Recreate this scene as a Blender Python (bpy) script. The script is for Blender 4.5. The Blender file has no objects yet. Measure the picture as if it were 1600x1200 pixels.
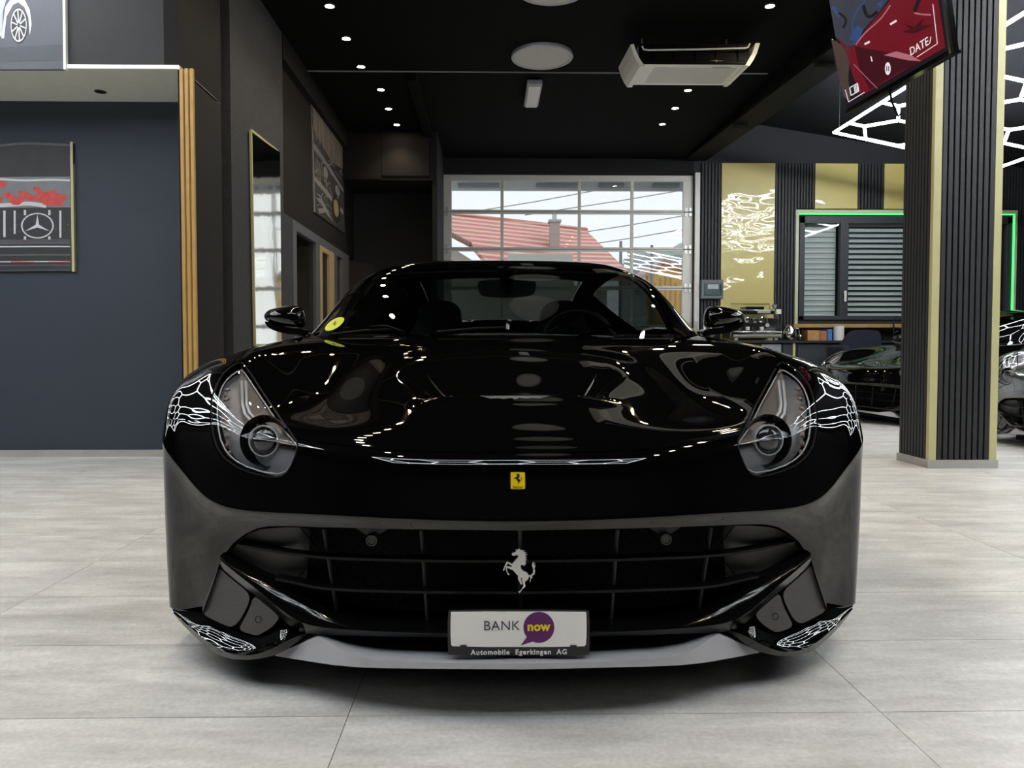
import bpy, bmesh, math, random
import numpy as np
from mathutils import Vector, Matrix
from mathutils.geometry import tessellate_polygon
random.seed(7); np.random.seed(7)
scene = bpy.context.scene
COL = scene.collection

# ------------------------------------------------------------------ camera
FPX, HC = 1135.0, 0.82
YAW, PIT = math.radians(0.9), math.radians(1.9)
HORIZON = 545.0
CY = HORIZON + FPX * math.tan(PIT); CXP = 765 + FPX * math.tan(YAW)
cam_d = bpy.data.cameras.new('camera'); cam = bpy.data.objects.new('camera', cam_d); COL.objects.link(cam)
cam_d.sensor_width = 36; cam_d.lens = FPX * 36 / 1600
cam_d.shift_y = -(600 - CY) / 1600; cam_d.shift_x = (800 - CXP) / 1600
cam.location = (0, 0, HC)
cam.rotation_euler = (math.pi / 2 - PIT, 0, -YAW)
cam_d.clip_end = 300; cam_d.clip_start = 0.02
scene.camera = cam
scene.view_settings.view_transform = 'Standard'
scene.view_settings.look = 'None'
scene.view_settings.gamma = 1
scene.view_settings.use_curve_mapping = False
scene.view_settings.exposure = 0.16
try:
    scene.cycles.use_denoising = True
    scene.cycles.max_bounces = 8; scene.cycles.diffuse_bounces = 3; scene.cycles.transparent_max_bounces = 14
    scene.cycles.sample_clamp_indirect = 6
    scene.cycles.caustics_reflective = False; scene.cycles.caustics_refractive = False
except Exception: pass

# ------------------------------------------------------------------ overcast sky
world = bpy.data.worlds.new('overcast_sky'); scene.world = world; world.use_nodes = True
wn = world.node_tree.nodes; wl = world.node_tree.links
bg = wn['Background']; bg.inputs['Color'].default_value = (0.95, 0.97, 1.0, 1); bg.inputs['Strength'].default_value = 1.1

# ------------------------------------------------------------------ pixel <-> place measuring helpers
FW = np.array([math.sin(YAW)*math.cos(PIT), math.cos(YAW)*math.cos(PIT), -math.sin(PIT)])
RT = np.array([math.cos(YAW), -math.sin(YAW), 0.0])
UP = np.cross(RT, FW)
C0 = np.array([0, 0, HC])
def ray(px, py): return FW + RT*(px-CXP)/FPX - UP*(py-CY)/FPX
def atY(px, py, Y): d = ray(px, py); return C0 + d*(Y/d[1])
def atX(px, py, X): d = ray(px, py); return C0 + d*(X/d[0])
def atZ(px, py, Z): d = ray(px, py); return C0 + d*((Z-HC)/d[2])
def proj(P):
    d = np.asarray(P) - C0; w = d @ FW
    return np.stack([CXP + FPX*(d @ RT)/w, CY - FPX*(d @ UP)/w], -1)

# ------------------------------------------------------------------ materials
MATS = {}
def mat(name, col, rough=.5, metal=0., var=.06, scale=12., bump=0., coat=0., emit=0., ecol=None, alpha=1., trans=0., spec=.5, objvar=0., bscale=None, croug=.03):
    if name in MATS: return MATS[name]
    m = bpy.data.materials.new(name); m.use_nodes = True
    n = m.node_tree.nodes; l = m.node_tree.links; b = n['Principled BSDF']
    b.inputs['Roughness'].default_value = rough; b.inputs['Metallic'].default_value = metal
    b.inputs['Specular IOR Level'].default_value = spec
    b.inputs['Coat Weight'].default_value = coat; b.inputs['Coat Roughness'].default_value = croug
    b.inputs['Transmission Weight'].default_value = trans; b.inputs['Alpha'].default_value = alpha
    tc = n.new('ShaderNodeTexCoord')
    nz = n.new('ShaderNodeTexNoise'); nz.inputs['Scale'].default_value = scale; nz.inputs['Detail'].default_value = 4
    l.new(tc.outputs['Object'], nz.inputs['Vector'])
    mx = n.new('ShaderNodeMix'); mx.data_type = 'RGBA'
    mx.inputs[6].default_value = tuple(c*(1-var) for c in col[:3]) + (1,)
    mx.inputs[7].default_value = tuple(min(1, c*(1+var)) for c in col[:3]) + (1,)
    l.new(nz.outputs['Fac'], mx.inputs[0])
    out = mx.outputs[2]
    if objvar:
        oi = n.new('ShaderNodeObjectInfo'); hs = n.new('ShaderNodeHueSaturation')
        mr = n.new('ShaderNodeMapRange'); mr.inputs[3].default_value = 1-objvar; mr.inputs[4].default_value = 1+objvar
        l.new(oi.outputs['Random'], mr.inputs[0]); l.new(mr.outputs[0], hs.inputs['Value']); l.new(out, hs.inputs['Color']); out = hs.outputs[0]
    l.new(out, b.inputs['Base Color'])
    if bump:
        bz = n.new('ShaderNodeTexNoise'); bz.inputs['Scale'].default_value = bscale or scale*6; bz.inputs['Detail'].default_value = 3
        l.new(tc.outputs['Object'], bz.inputs['Vector'])
        bp = n.new('ShaderNodeBump'); bp.inputs['Strength'].default_value = bump; bp.inputs['Distance'].default_value = .02
        l.new(bz.outputs['Fac'], bp.inputs['Height']); l.new(bp.outputs[0], b.inputs['Normal'])
    if emit:
        b.inputs['Emission Color'].default_value = tuple((ecol or col)[:3]) + (1,); b.inputs['Emission Strength'].default_value = emit
    MATS[name] = m; return m
def glassmat(name, tint=(1,1,1), refl=.06, rough=.0):
    """thin pane: mostly see-through with a fresnel gloss"""
    if name in MATS: return MATS[name]
    m = bpy.data.materials.new(name); m.use_nodes = True
    n = m.node_tree.nodes; l = m.node_tree.links; n.remove(n['Principled BSDF'])
    o = n['Material Output']; t = n.new('ShaderNodeBsdfTransparent'); g = n.new('ShaderNodeBsdfGlossy'); mx = n.new('ShaderNodeMixShader')
    fr = n.new('ShaderNodeFresnel')
    gb = n.new('ShaderNodeNewGeometry'); ir = n.new('ShaderNodeMapRange'); ir.inputs[3].default_value = 1.45; ir.inputs[4].default_value = 1/1.45   # same gloss from either side of a thin pane
    l.new(gb.outputs['Backfacing'], ir.inputs[0]); l.new(ir.outputs[0], fr.inputs[0])
    nz = n.new('ShaderNodeTexNoise'); nz.inputs['Scale'].default_value = 3
    cm = n.new('ShaderNodeMix'); cm.data_type = 'RGBA'
    cm.inputs[6].default_value = tuple(c*.97 for c in tint)+(1,); cm.inputs[7].default_value = tuple(tint)+(1,)
    l.new(nz.outputs['Fac'], cm.inputs[0]); l.new(cm.outputs[2], t.inputs[0])
    g.inputs['Roughness'].default_value = rough
    l.new(fr.outputs[0], mx.inputs[0]); l.new(t.outputs[0], mx.inputs[1]); l.new(g.outputs[0], mx.inputs[2]); l.new(mx.outputs[0], o.inputs[0])
    MATS[name] = m; return m

# ------------------------------------------------------------------ object helpers
def link(name, me, m=None, parent=None):
    o = bpy.data.objects.new(name, me); COL.objects.link(o)
    if m is not None and me is not None and not me.materials: me.materials.append(m)
    if parent: o.parent = parent
    return o
def tag(o, label=None, cat=None, group=None, kind=None):
    if label: o['label'] = label
    if cat: o['category'] = cat
    if group: o['group'] = group
    if kind: o['kind'] = kind
    return o
def empty(name, loc=(0,0,0), label=None, cat=None, group=None, kind=None):
    """an Empty at a thing's base; its children keep world coordinates through B"""
    o = bpy.data.objects.new(name, None); COL.objects.link(o); o.location = loc; o.empty_display_size = .1
    return tag(o, label, cat, group, kind)
class B:
    """collects shapes in world coordinates; build() links them as one mesh (under a parent they stay where they are)"""
    def __init__(s): s.v = []; s.f = []
    def add(s, vs, fs):
        k = len(s.v); s.v += [tuple(map(float, p)) for p in vs]; s.f += [tuple(i+k for i in f) for f in fs]; return s
    def box(s, a, b, bev=0.):
        x0,x1 = sorted((a[0],b[0])); y0,y1 = sorted((a[1],b[1])); z0,z1 = sorted((a[2],b[2]))
        if bev <= 0:
            return s.add([(x0,y0,z0),(x1,y0,z0),(x1,y1,z0),(x0,y1,z0),(x0,y0,z1),(x1,y0,z1),(x1,y1,z1),(x0,y1,z1)],
                [(0,3,2,1),(4,5,6,7),(0,1,5,4),(1,2,6,5),(2,3,7,6),(3,0,4,7)])
        bm = bmesh.new(); bmesh.ops.create_cube(bm, size=1)
        for v in bm.verts: v.co = Vector(((x0+x1)/2+v.co.x*(x1-x0), (y0+y1)/2+v.co.y*(y1-y0), (z0+z1)/2+v.co.z*(z1-z0)))
        bmesh.ops.bevel(bm, geom=bm.edges[:], offset=min(bev, .45*min(x1-x0,y1-y0,z1-z0)), segments=3, affect='EDGES', profile=.5)
        bm.verts.index_update(); s.add([v.co for v in bm.verts], [[v.index for v in f.verts] for f in bm.faces]); bm.free(); return s
    def prism(s, poly, d):
        """closed polygon of 3-D points extruded by vector d"""
        n = len(poly); P = [Vector(p) for p in poly]; D = Vector(d)
        vs = P + [p + D for p in P]; fs = []
        for t in tessellate_polygon([P]): fs.append(tuple(t)); fs.append(tuple(i+n for i in reversed(t)))
        for i in range(n): j = (i+1) % n; fs.append((i, j, j+n, i+n))
        return s.add(vs, fs)
    def tube(s, pts, r, seg=8, cap=True, closed=False):
        P = [Vector(p) for p in pts]; n = len(P); vs = []; fs = []
        rr = r if isinstance(r, (list, tuple)) else [r]*n
        up = None
        for i in range(n):
            t = (P[(i+1) % n]-P[i-1]) if closed else (P[min(i+1,n-1)]-P[max(i-1,0)])
            t.normalize()
            if up is None: up = t.orthogonal()
            a = (up - t*up.dot(t)); a = a.normalized() if a.length > 1e-6 else t.orthogonal().normalized(); up = a; b = t.cross(a)
            for k in range(seg):
                w = 2*math.pi*k/seg; vs.append(P[i] + a*math.cos(w)*rr[i] + b*math.sin(w)*rr[i])
        m = n if closed else n-1
        for i in range(m):
            j = (i+1) % n
            for k in range(seg): fs.append((i*seg+k, i*seg+(k+1)%seg, j*seg+(k+1)%seg, j*seg+k))
        if cap and not closed: fs.append(tuple(range(seg-1,-1,-1))); fs.append(tuple(range((n-1)*seg, n*seg)))
        return s.add(vs, fs)
    def lathe(s, prof, c, axis='z', seg=28, cap=False):
        """prof: (radius, height) pairs about an axis through c; axis a letter or a vector"""
        A = Vector({'x':(1,0,0),'y':(0,1,0),'z':(0,0,1)}[axis]) if isinstance(axis, str) else Vector(axis).normalized()
        U = A.orthogonal().normalized(); W = A.cross(U); c = Vector(c); vs = []; fs = []
        for r,h in prof:
            for k in range(seg):
                w = 2*math.pi*k/seg; vs.append(c + A*h + U*r*math.cos(w) + W*r*math.sin(w))
        for i in range(len(prof)-1):
            for k in range(seg): fs.append((i*seg+k, i*seg+(k+1)%seg, (i+1)*seg+(k+1)%seg, (i+1)*seg+k))
        if cap and prof[0][0] > 1e-5: fs.append(tuple(range(seg-1,-1,-1)))
        if cap and prof[-1][0] > 1e-5: fs.append(tuple(range((len(prof)-1)*seg, len(prof)*seg)))
        return s.add(vs, fs)
    def ruled(s, A, Bp, nu=24, nv=4, bulge=None):
        """ruled skin between two polylines, resampled"""
        a = resample(A, nu); b = resample(Bp, nu); vs = []; fs = []
        for j in range(nv+1):
            t = j/nv
            for i in range(nu+1):
                p = a[i]*(1-t)+b[i]*t
                if bulge is not None: p = p + np.array(bulge)*4*t*(1-t)
                vs.append(p)
        w = nu+1
        for j in range(nv):
            for i in range(nu): fs.append((j*w+i, j*w+i+1, (j+1)*w+i+1, (j+1)*w+i))
        return s.add(vs, fs)
    def mirror(s, cx):
        o = B(); o.v = [(2*cx-x, y, z) for x,y,z in s.v]; o.f = [tuple(reversed(f)) for f in s.f]; return o
    def build(s, name, m, parent=None, smooth=False, recalc=True, auto=None):
        me = bpy.data.meshes.new(name)
        off = Vector(parent_origin(parent)) if parent else Vector((0,0,0))
        if parent is None and s.v:
            a = np.array(s.v); off = Vector(((a[:,0].min()+a[:,0].max())/2, (a[:,1].min()+a[:,1].max())/2, a[:,2].min()))
        me.from_pydata([(x-off.x, y-off.y, z-off.z) for x,y,z in s.v], [], s.f)
        if recalc:
            bm = bmesh.new(); bm.from_mesh(me); bmesh.ops.recalc_face_normals(bm, faces=bm.faces[:]); bm.to_mesh(me); bm.free()
        if smooth:
            me.polygons.foreach_set('use_smooth', [True]*len(me.polygons))
            if auto:
                try: me.set_sharp_from_angle(angle=math.radians(auto))
                except Exception: pass
        me.update()
        o = link(name, me, m, parent)
        if parent is None: o.location = off
        return o
def parent_origin(p):
    q = Vector((0,0,0))
    while p is not None: q += p.location; p = p.parent
    return q
def resample(P, n):
    P = np.array([np.array(p, float) for p in P]); d = np.r_[0, np.cumsum(np.linalg.norm(np.diff(P, axis=0), axis=1))]
    t = np.linspace(0, d[-1], n+1); return np.stack([np.interp(t, d, P[:,k]) for k in range(P.shape[1])], -1)
def smooth_line(P, n):
    P = np.array([np.array(p, float) for p in P]); k = np.r_[0, np.cumsum(np.linalg.norm(np.diff(P, axis=0), axis=1)**.5)]
    return nspline(k, P, np.linspace(0, k[-1], n+1))
def copy_tree(o, parent=None, skip=(), remap=None):
    c = o.copy(); COL.objects.link(c); c.parent = parent
    if remap:
        for sl in c.material_slots:
            if sl.material and sl.material.name in remap:
                mm = remap[sl.material.name]; sl.link = 'OBJECT'; sl.material = mm
    for ch in list(o.children):
        if ch.name.split('.')[0] in skip: continue
        copy_tree(ch, c, skip, remap)
    return c
def text_mesh(body, size, extrude=.0006, offset=0., shear=0., spacing=1.):
    cu = bpy.data.curves.new('lettering', 'FONT'); cu.body = body; cu.size = size; cu.extrude = extrude; cu.offset = offset
    cu.align_x = 'CENTER'; cu.align_y = 'CENTER'; cu.shear = shear; cu.space_character = spacing; cu.resolution_u = 6
    o = bpy.data.objects.new('lettering', cu); COL.objects.link(o)
    dg = bpy.context.evaluated_depsgraph_get(); me = bpy.data.meshes.new_from_object(o.evaluated_get(dg))
    bpy.data.objects.remove(o); bpy.data.curves.remove(cu); return me
def put_text(name, body, size, m, parent, loc, xdir=(1,0,0), zdir=(0,0,1), **k):
    """lettering lying in the plane xdir/zdir, facing away from xdir x zdir"""
    me = text_mesh(body, size, **k); X = Vector(xdir).normalized(); Z = Vector(zdir).normalized(); N = X.cross(Z)
    M = Matrix((X, Z, N)).transposed(); off = Vector(parent_origin(parent)) if parent else Vector((0,0,0))
    for v in me.vertices: v.co = M @ v.co + Vector(loc) - off
    return link(name, me, m, parent)

# ------------------------------------------------------------------ natural cubic spline
def nspline(k, P, t):
    k = np.asarray(k, float); P = np.asarray(P, float); n = len(k); h = np.diff(k)
    A = np.eye(n); R = np.zeros_like(P)
    for i in range(1, n-1):
        A[i,i-1] = h[i-1]; A[i,i] = 2*(h[i-1]+h[i]); A[i,i+1] = h[i]
        R[i] = 6*((P[i+1]-P[i])/h[i]-(P[i]-P[i-1])/h[i-1])
    M = np.linalg.solve(A, R.reshape(n,-1)).reshape(P.shape)
    i = np.clip(np.searchsorted(k, t, side='right')-1, 0, n-2)
    sh = (len(t),)+(1,)*(P.ndim-1)
    a = (k[i+1]-t).reshape(sh); b = (t-k[i]).reshape(sh); H = h[i].reshape(sh)
    return M[i]*a**3/(6*H)+M[i+1]*b**3/(6*H)+(P[i]/H-M[i]*H/6)*a+(P[i+1]/H-M[i+1]*H/6)*b

# ------------------------------------------------------------------ palette
M_black_ceiling = mat('black_ceiling_paint', (.0022,.0023,.0026), .85, bump=.15, scale=6, spec=.12)
M_navy = mat('navy_wall_paint', (.036,.047,.066), .7, var=.05, scale=3, bump=.05)
M_charcoal = mat('charcoal_wall_paint', (.028,.028,.030), .75, bump=.1, scale=5)
M_brownblack = mat('brown_black_wall_paint', (.0095,.0083,.0080), .8, bump=.1, scale=5, spec=.25)
M_stucco = mat('grey_stucco', (.040,.042,.047), .85, var=.25, scale=18, bump=.6)
M_soffit = mat('pale_soffit_paint', (.78,.78,.68), .7)
M_darkslat = mat('black_wood_slat', (.020,.021,.024), .55, var=.25, scale=9)
M_felt = mat('black_felt', (.006,.006,.007), .9)
M_gold = mat('gold_slat', (.50,.30,.08), .45, var=.12)
M_paleyellow = mat('pale_gold_trim', (.55,.52,.27), .4)
M_base = mat('grey_stone_skirting', (.42,.41,.39), .5, var=.2, scale=8)
M_alu = mat('brushed_aluminium', (.66,.65,.60), .45, metal=.25, var=.06)
M_steel = mat('zinc_steel', (.50,.50,.48), .35, metal=.9)
M_chrome = mat('polished_chrome', (.72,.72,.70), .08, metal=1., var=.02)
M_white = mat('white_plastic', (.84,.84,.76), .4)
M_pane = glassmat('clear_pane', (.93,.95,.95))
M_darkpane = glassmat('office_pane', (.55,.6,.6))
M_led_white = mat('white_led_tube', (1,1,1), .4, emit=27., ecol=(.93,.97,1.0), var=0)
M_green_led = mat('green_led_strip', (.1,.9,.2), .4, emit=2.2, ecol=(.05,.75,.12), var=0)
M_warm = mat('warm_downlight', (1,.9,.7), .4, emit=90., ecol=(1,.80,.52), var=0)
M_anthracite = mat('anthracite_frame', (.030,.035,.042), .5)
M_shutter = mat('grey_shutter_slat', (.74,.79,.75), .5)
M_wood = mat('oak_wood', (.42,.25,.08), .5, var=.3, scale=14)
M_counter = mat('black_counter', (.012,.012,.014), .5)
# =================================================================== ROOM
ZC = 3.94; XL = -2.05; YB = 12.0; YA = 4.9; YN = 5.55; ZS = 2.67
XBEAM = 3.3
def st(o): o['kind'] = 'structure'; return o
# ---- floor tiles
def tile_material(name, lines):
    m = bpy.data.materials.new(name); m.use_nodes = True; n = m.node_tree.nodes; l = m.node_tree.links; b = n['Principled BSDF']
    tc = n.new('ShaderNodeTexCoord'); oi = n.new('ShaderNodeObjectInfo')
    sc = n.new('ShaderNodeVectorMath'); sc.operation = 'SCALE'; l.new(oi.outputs['Random'], sc.inputs['Scale']); sc.inputs[0].default_value = (31, 17, 9)
    ad = n.new('ShaderNodeVectorMath'); ad.operation = 'ADD'; l.new(tc.outputs['Object'], ad.inputs[0]); l.new(sc.outputs[0], ad.inputs[1])
    mp = n.new('ShaderNodeMapping'); mp.inputs['Scale'].default_value = (1.1, 4.2, 1); l.new(ad.outputs[0], mp.inputs[0])
    a = n.new('ShaderNodeTexNoise'); a.inputs['Scale'].default_value = 2.2; a.inputs['Detail'].default_value = 8; a.inputs['Roughness'].default_value = .68; l.new(mp.outputs[0], a.inputs['Vector'])
    r = n.new('ShaderNodeValToRGB'); e = r.color_ramp.elements
    e[0].position = .30; e[0].color = (.50,.49,.465,1); e[1].position = .66; e[1].color = (.84,.835,.815,1); l.new(a.outputs['Fac'], r.inputs[0])
    g = n.new('ShaderNodeTexNoise'); g.inputs['Scale'].default_value = 90; g.inputs['Detail'].default_value = 3; l.new(ad.outputs[0], g.inputs['Vector'])
    mx = n.new('ShaderNodeMix'); mx.data_type = 'RGBA'; mx.blend_type = 'MULTIPLY'; mx.inputs[0].default_value = .35
    l.new(r.outputs[0], mx.inputs[6]); l.new(g.outputs['Fac'], mx.inputs[7]); out = mx.outputs[2]
    mb = n.new('ShaderNodeMix'); mb.data_type = 'RGBA'; mb.blend_type = 'MULTIPLY'; mb.inputs[0].default_value = 1
    l.new(out, mb.inputs[6]); mb.inputs[7].default_value = (1.18,1.18,1.17,1); out = mb.outputs[2]
    if lines:
        br = n.new('ShaderNodeTexBrick'); br.offset = 0; br.inputs['Scale'].default_value = 1; br.inputs['Mortar Size'].default_value = .003
        br.inputs['Brick Width'].default_value = 1.2; br.inputs['Row Height'].default_value = .4
        br.inputs['Color1'].default_value = (1,1,1,1); br.inputs['Color2'].default_value = (.93,.93,.93,1); br.inputs['Mortar'].default_value = (.35,.35,.33,1)
        gm = n.new('ShaderNodeNewGeometry'); mp2 = n.new('ShaderNodeMapping'); mp2.inputs['Location'].default_value = (.317, -1.602, 0)
        l.new(gm.outputs['Position'], mp2.inputs[0]); l.new(mp2.outputs[0], br.inputs['Vector'])
        m3 = n.new('ShaderNodeMix'); m3.data_type = 'RGBA'; m3.blend_type = 'MULTIPLY'; m3.inputs[0].default_value = 1
        l.new(out, m3.inputs[6]); l.new(br.outputs[0], m3.inputs[7]); out = m3.outputs[2]
    l.new(out, b.inputs['Base Color'])
    rr = n.new('ShaderNodeMapRange'); rr.inputs[3].default_value = .26; rr.inputs[4].default_value = .46; l.new(a.outputs['Fac'], rr.inputs[0]); l.new(rr.outputs[0], b.inputs['Roughness'])
    bp = n.new('ShaderNodeBump'); bp.inputs['Strength'].default_value = .06; bp.inputs['Distance'].default_value = .01; l.new(a.outputs['Fac'], bp.inputs['Height']); l.new(bp.outputs[0], b.inputs['Normal'])
    return m
M_tile = tile_material('concrete_look_tile', False); M_tilefar = tile_material('concrete_look_tiling', True)
M_grout = mat('floor_grout', (.30,.29,.27), .8)
TX0, TY0, TW, TD = -.317-4*1.2, .402, 1.2, .4; NTX, NTY = 9, 16
TX1, TY1 = TX0+NTX*TW, TY0+NTY*TD
floor = st(B().box((-7.5,-5,-.12), (9.8,13.2,-.005)).build('floor', M_grout))
for a_, b_ in (((-7.4,-4.9,-.005),(9.7,TY0,0)), ((-7.4,TY1,-.005),(9.7,13.1,0)), ((-7.4,TY0,-.005),(TX0,TY1,0)), ((TX1,TY0,-.005),(9.7,TY1,0))):
    B().box(a_, b_).build('tiling', M_tilefar, floor)['kind'] = 'stuff'
tile_me = None
for j in range(NTY):
    for i in range(NTX):
        x, y = TX0+i*TW, TY0+j*TD
        c = proj([(x,y,0),(x+TW,y,0),(x,y+TD,0),(x+TW,y+TD,0)])
        if tile_me is None:
            t0 = B().box((-TW/2+.0011,-TD/2+.0011,-.010), (TW/2-.0011,TD/2-.0011,0)).build('tile', M_tile, floor); tile_me = t0.data
            for v in tile_me.vertices: v.co += parent_origin(floor)
            o = t0
        else: o = link('tile', tile_me, None, floor)
        o.location = Vector((x+TW/2, y+TD/2, random.uniform(-.0004,0))) - parent_origin(floor)
# ---- ceiling
st(B().box((-7.4,-5,ZC), (XBEAM+.12,YB+.1,ZC+.1)).build('ceiling', M_black_ceiling))
def zr(X): return 4.68 - .158*(X-XBEAM)
M_greyceil = mat('dark_grey_ceiling_paint', (.010,.0105,.014), .8, bump=.1, scale=4, spec=.2)
st(B().prism([(XBEAM,-5,zr(XBEAM)),(9.8,-5,zr(9.8)),(9.8,-5,zr(9.8)+.1),(XBEAM,-5,zr(XBEAM)+.1)], (0,17.1,0)).build('ceiling_slope', M_greyceil))
M_beam = mat('black_painted_beam', (.0035,.0034,.0034), .7, bump=.3, scale=8, spec=.15)
bm_ = empty('roof_beam', (XBEAM,4,3.4), 'long black tapered roof beam between the two ceilings', 'beam')
B().prism([(XBEAM-.03,-5,3.0),(XBEAM-.03,YB-.05,3.93),(XBEAM-.03,YB-.05,4.2),(XBEAM-.03,-5,4.2)], (.06,0,0)).build('web', M_beam, bm_)
B().prism([(XBEAM-.11,-5,2.98),(XBEAM-.11,YB-.05,3.90),(XBEAM-.11,YB-.05,3.93),(XBEAM-.11,-5,3.01)], (.36,0,0)).build('flange', M_beam, bm_)
for yy in (3.5, 7.2, 9.6):
    B().box((XBEAM-.1,yy,3.2+.0547*yy), (XBEAM+.1,yy+.012,4.0)).build('stiffener', M_beam, bm_)
st(B().box((XBEAM+.03,-5,3.94), (XBEAM+.09,YB,4.7)).build('wall_fascia', M_black_ceiling))
M_ringd = mat('dull_grey_rail', (.30,.30,.29), .6)
# ceiling cable rail and longitudinal edge trim
st(B().box((XL,8.285,ZC-.012), (XBEAM-.15,8.295,ZC)).build('trim_1', M_ringd))
st(B().box((-.93,8.3,ZC-.10), (-.83,YB,ZC)).build('trim_2', M_black_ceiling))
# ---- outer walls behind and beside the camera
st(B().box((-7.5,-5,0), (-7.4,YN,ZC)).build('wall_left', M_charcoal))
st(B().box((9.6,-5,0), (9.7,YB,4.6)).build('wall_right', M_charcoal))
st(B().box((-7.5,-5.1,0), (9.7,-5,4.8)).build('wall_front', M_charcoal))
# ---- left alcove
st(B().box((-7.4,YN,0), (XL-.02,YN+.1,ZS)).build('wall_alcove', M_navy))
st(B().box((-7.4,YA,ZS+.02), (XL-.10,YN+.1,ZC)).build('wall_bulkhead', M_charcoal))
st(B().box((-7.4,YA+.001,ZS), (atY(281,118,YA)[0],YN,ZS+.02)).build('wall_soffit', M_soffit))
st(B().box((-7.4,YN-.014,0), (XL-.1,YN,.052)).build('baseboard_alcove', M_base))
edge = B().box((-7.4,YA-.012,ZS-.002), (atY(281,118,YA)[0]-.002,YA,ZS+.02)).build('light_edge_strip', mat('cool_white_edge', (.85,.88,.85), .4, emit=.55, ecol=(1,1,.93))); tag(edge, 'thin glowing white edge strip along the alcove soffit', 'light strip')
# soffit downlight (off)
p = atZ(157,143,ZS); d = empty('recessed_spotlight', (p[0],p[1],ZS-.01), 'small unlit black recessed spotlight in the pale alcove soffit', 'spotlight')
B().lathe([(.035,-.004),(.040,-.004),(.040,.0),(.0,.0)], (p[0],p[1],ZS), 'z').build('ring', M_counter, d)
B().lathe([(.0,-.002),(.032,-.002)], (p[0],p[1],ZS), 'z').build('lens', M_felt, d)
# gold slats at the end of the partition + dark slats along its side
part = empty('slatted_partition', (XL-.06,YA,0), 'partition end clad with three gold slats and fine black slats', 'partition')
x0 = atY(281,118,YA)[0]; x1 = atY(305,118,YA)[0]; sw = (x1-x0)/3
B().box((x0+.002,YA+.02,0), (XL-.02,YN+.08,ZS)).build('core', M_felt, part)
for k in range(3):
    o = B().box((x0+k*sw+.001,YA-.012,0), (x0+(k+1)*sw-.010,YA+.012,ZS), .002).build('slat', M_gold, part)
M_partslat = mat('charcoal_wood_slat', (.048,.048,.050), .6, var=.2, scale=9)
ny = 22; y0, y1 = YA+.03, YN+.08
for k in range(ny):
    w = (y1-y0)/ny
    B().box((XL-.02,y0+k*w,0), (XL-.004,y0+k*w+w*.62,ZS)).build('slat', M_partslat, part)
B().box((x0,YA+.012,ZS-.002), (XL,YN+.08,ZS+.018)).build('cap', M_charcoal, part)
st(B().box((XL-.10,YA,ZS+.02), (XL+.001,YN+.1,ZC)).build('wall_return', M_brownblack))
# ---- stucco wall with the tall mirror picture
Y1 = atX(362,300,XL)[1]; Y2 = atX(443,300,XL)[1]
st(B().box((XL-.3,Y1,0), (XL,Y2,ZC)).build('wall_stucco', M_stucco))
# ---- left far wall: window band and brown upper wall
XW = XL-.06; Y3 = atX(456,400,XW)[1]; Y4 = 10.95
zt = atX(456,342,XW)[2]
st(B().box((XW-.1,Y2,zt), (XW,Y4+1.2,ZC)).build('wall_upper_left', M_brownblack))
st(B().box((XW,Y2,ZC-.24), (XW+.07,Y4,ZC)).build('trim_3', M_brownblack))
st(B().box((XW-.09,Y2,0), (XW+.015,Y3,zt)).build('wall_post', M_stucco))
M_winframe = mat('grey_window_frame', (.10,.105,.115), .5)
wf = st(empty('window_office', (XW,Y3,0)))
def ywall(px, py=440): return atX(px, py, XW)[1]
ys = [Y3, ywall(463), ywall(493), ywall(499), ywall(521), ywall(526), Y4-.5, Y4]
B().box((XW-.06,Y3,zt-.10), (XW+.01,Y4,zt)).build('head_rail', M_winframe, wf)
for a_, b_ in ((ys[0],ys[1]), (ys[2],ys[3]), (ys[4],ys[5]), (ys[6],ys[7])):
    B().box((XW-.06,a_,0), (XW+.008,b_,zt-.10)).build('post', M_winframe, wf)
for a_, b_ in ((ys[1],ys[2]), (ys[5],ys[6])):
    B().box((XW-.06,a_,0), (XW+.006,b_,.80)).build('lower_panel', M_winframe, wf)
    B().box((XW-.035,a_,.80), (XW-.03,b_,zt-.10)).build('pane', M_darkpane, wf)
M_brass = mat('light_wood_frame', (.46,.33,.16), .45)
dr = st(empty('door_1', (XW,ys[3],0)))
wd = ys[4]-ys[3]
B().box((XW-.05,ys[3],0), (XW+.012,ys[3]+wd*.16,zt-.10)).build('jamb', M_brass, dr)
B().box((XW-.05,ys[4]-wd*.36,0), (XW+.012,ys[4],zt-.10)).build('jamb', M_brass, dr)
B().box((XW-.05,ys[3]+wd*.16,zt-.16), (XW+.011,ys[4]-wd*.36,zt-.10)).build('door_head', M_brass, dr)
B().box((XW-.05,ys[3]+wd*.16,0), (XW-.02,ys[4]-wd*.36,zt-.16)).build('door_leaf', M_counter, dr)
# office behind the panes
M_office = mat('office_beige_wall', (.30,.29,.24), .7)
st(B().box((-4.6,Y2,-.0), (-4.5,Y4+1.2,2.6)).build('wall_office', M_office))
st(B().box((-4.6,Y4+1.1,0), (XW-.1,Y4+1.2,2.6)).build('wall_office_end', M_office))
st(B().box((-4.6,Y2-.1,0), (XW-.1,Y2,2.6)).build('wall_office_near', M_office))
st(B().box((-4.6,Y2,2.5), (XW-.1,Y4+1.2,2.6)).build('ceiling_office', M_charcoal))
ol = empty('office_ceiling_lamp', (-3.3,9.6,2.44), 'small warm ceiling lamp inside the office window', 'lamp')
B().lathe([(.0,.0),(.10,.0),(.12,.05),(.12,.06)], (-3.3,9.6,2.44), 'z').build('shade', mat('office_lamp_glow', (1,.8,.5), .4, emit=90., ecol=(1,.72,.42), var=0), ol)
sg = empty('office_sign', (-4.48,9.3,1.55), 'small glowing orange sign on the office back wall', 'sign')
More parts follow.
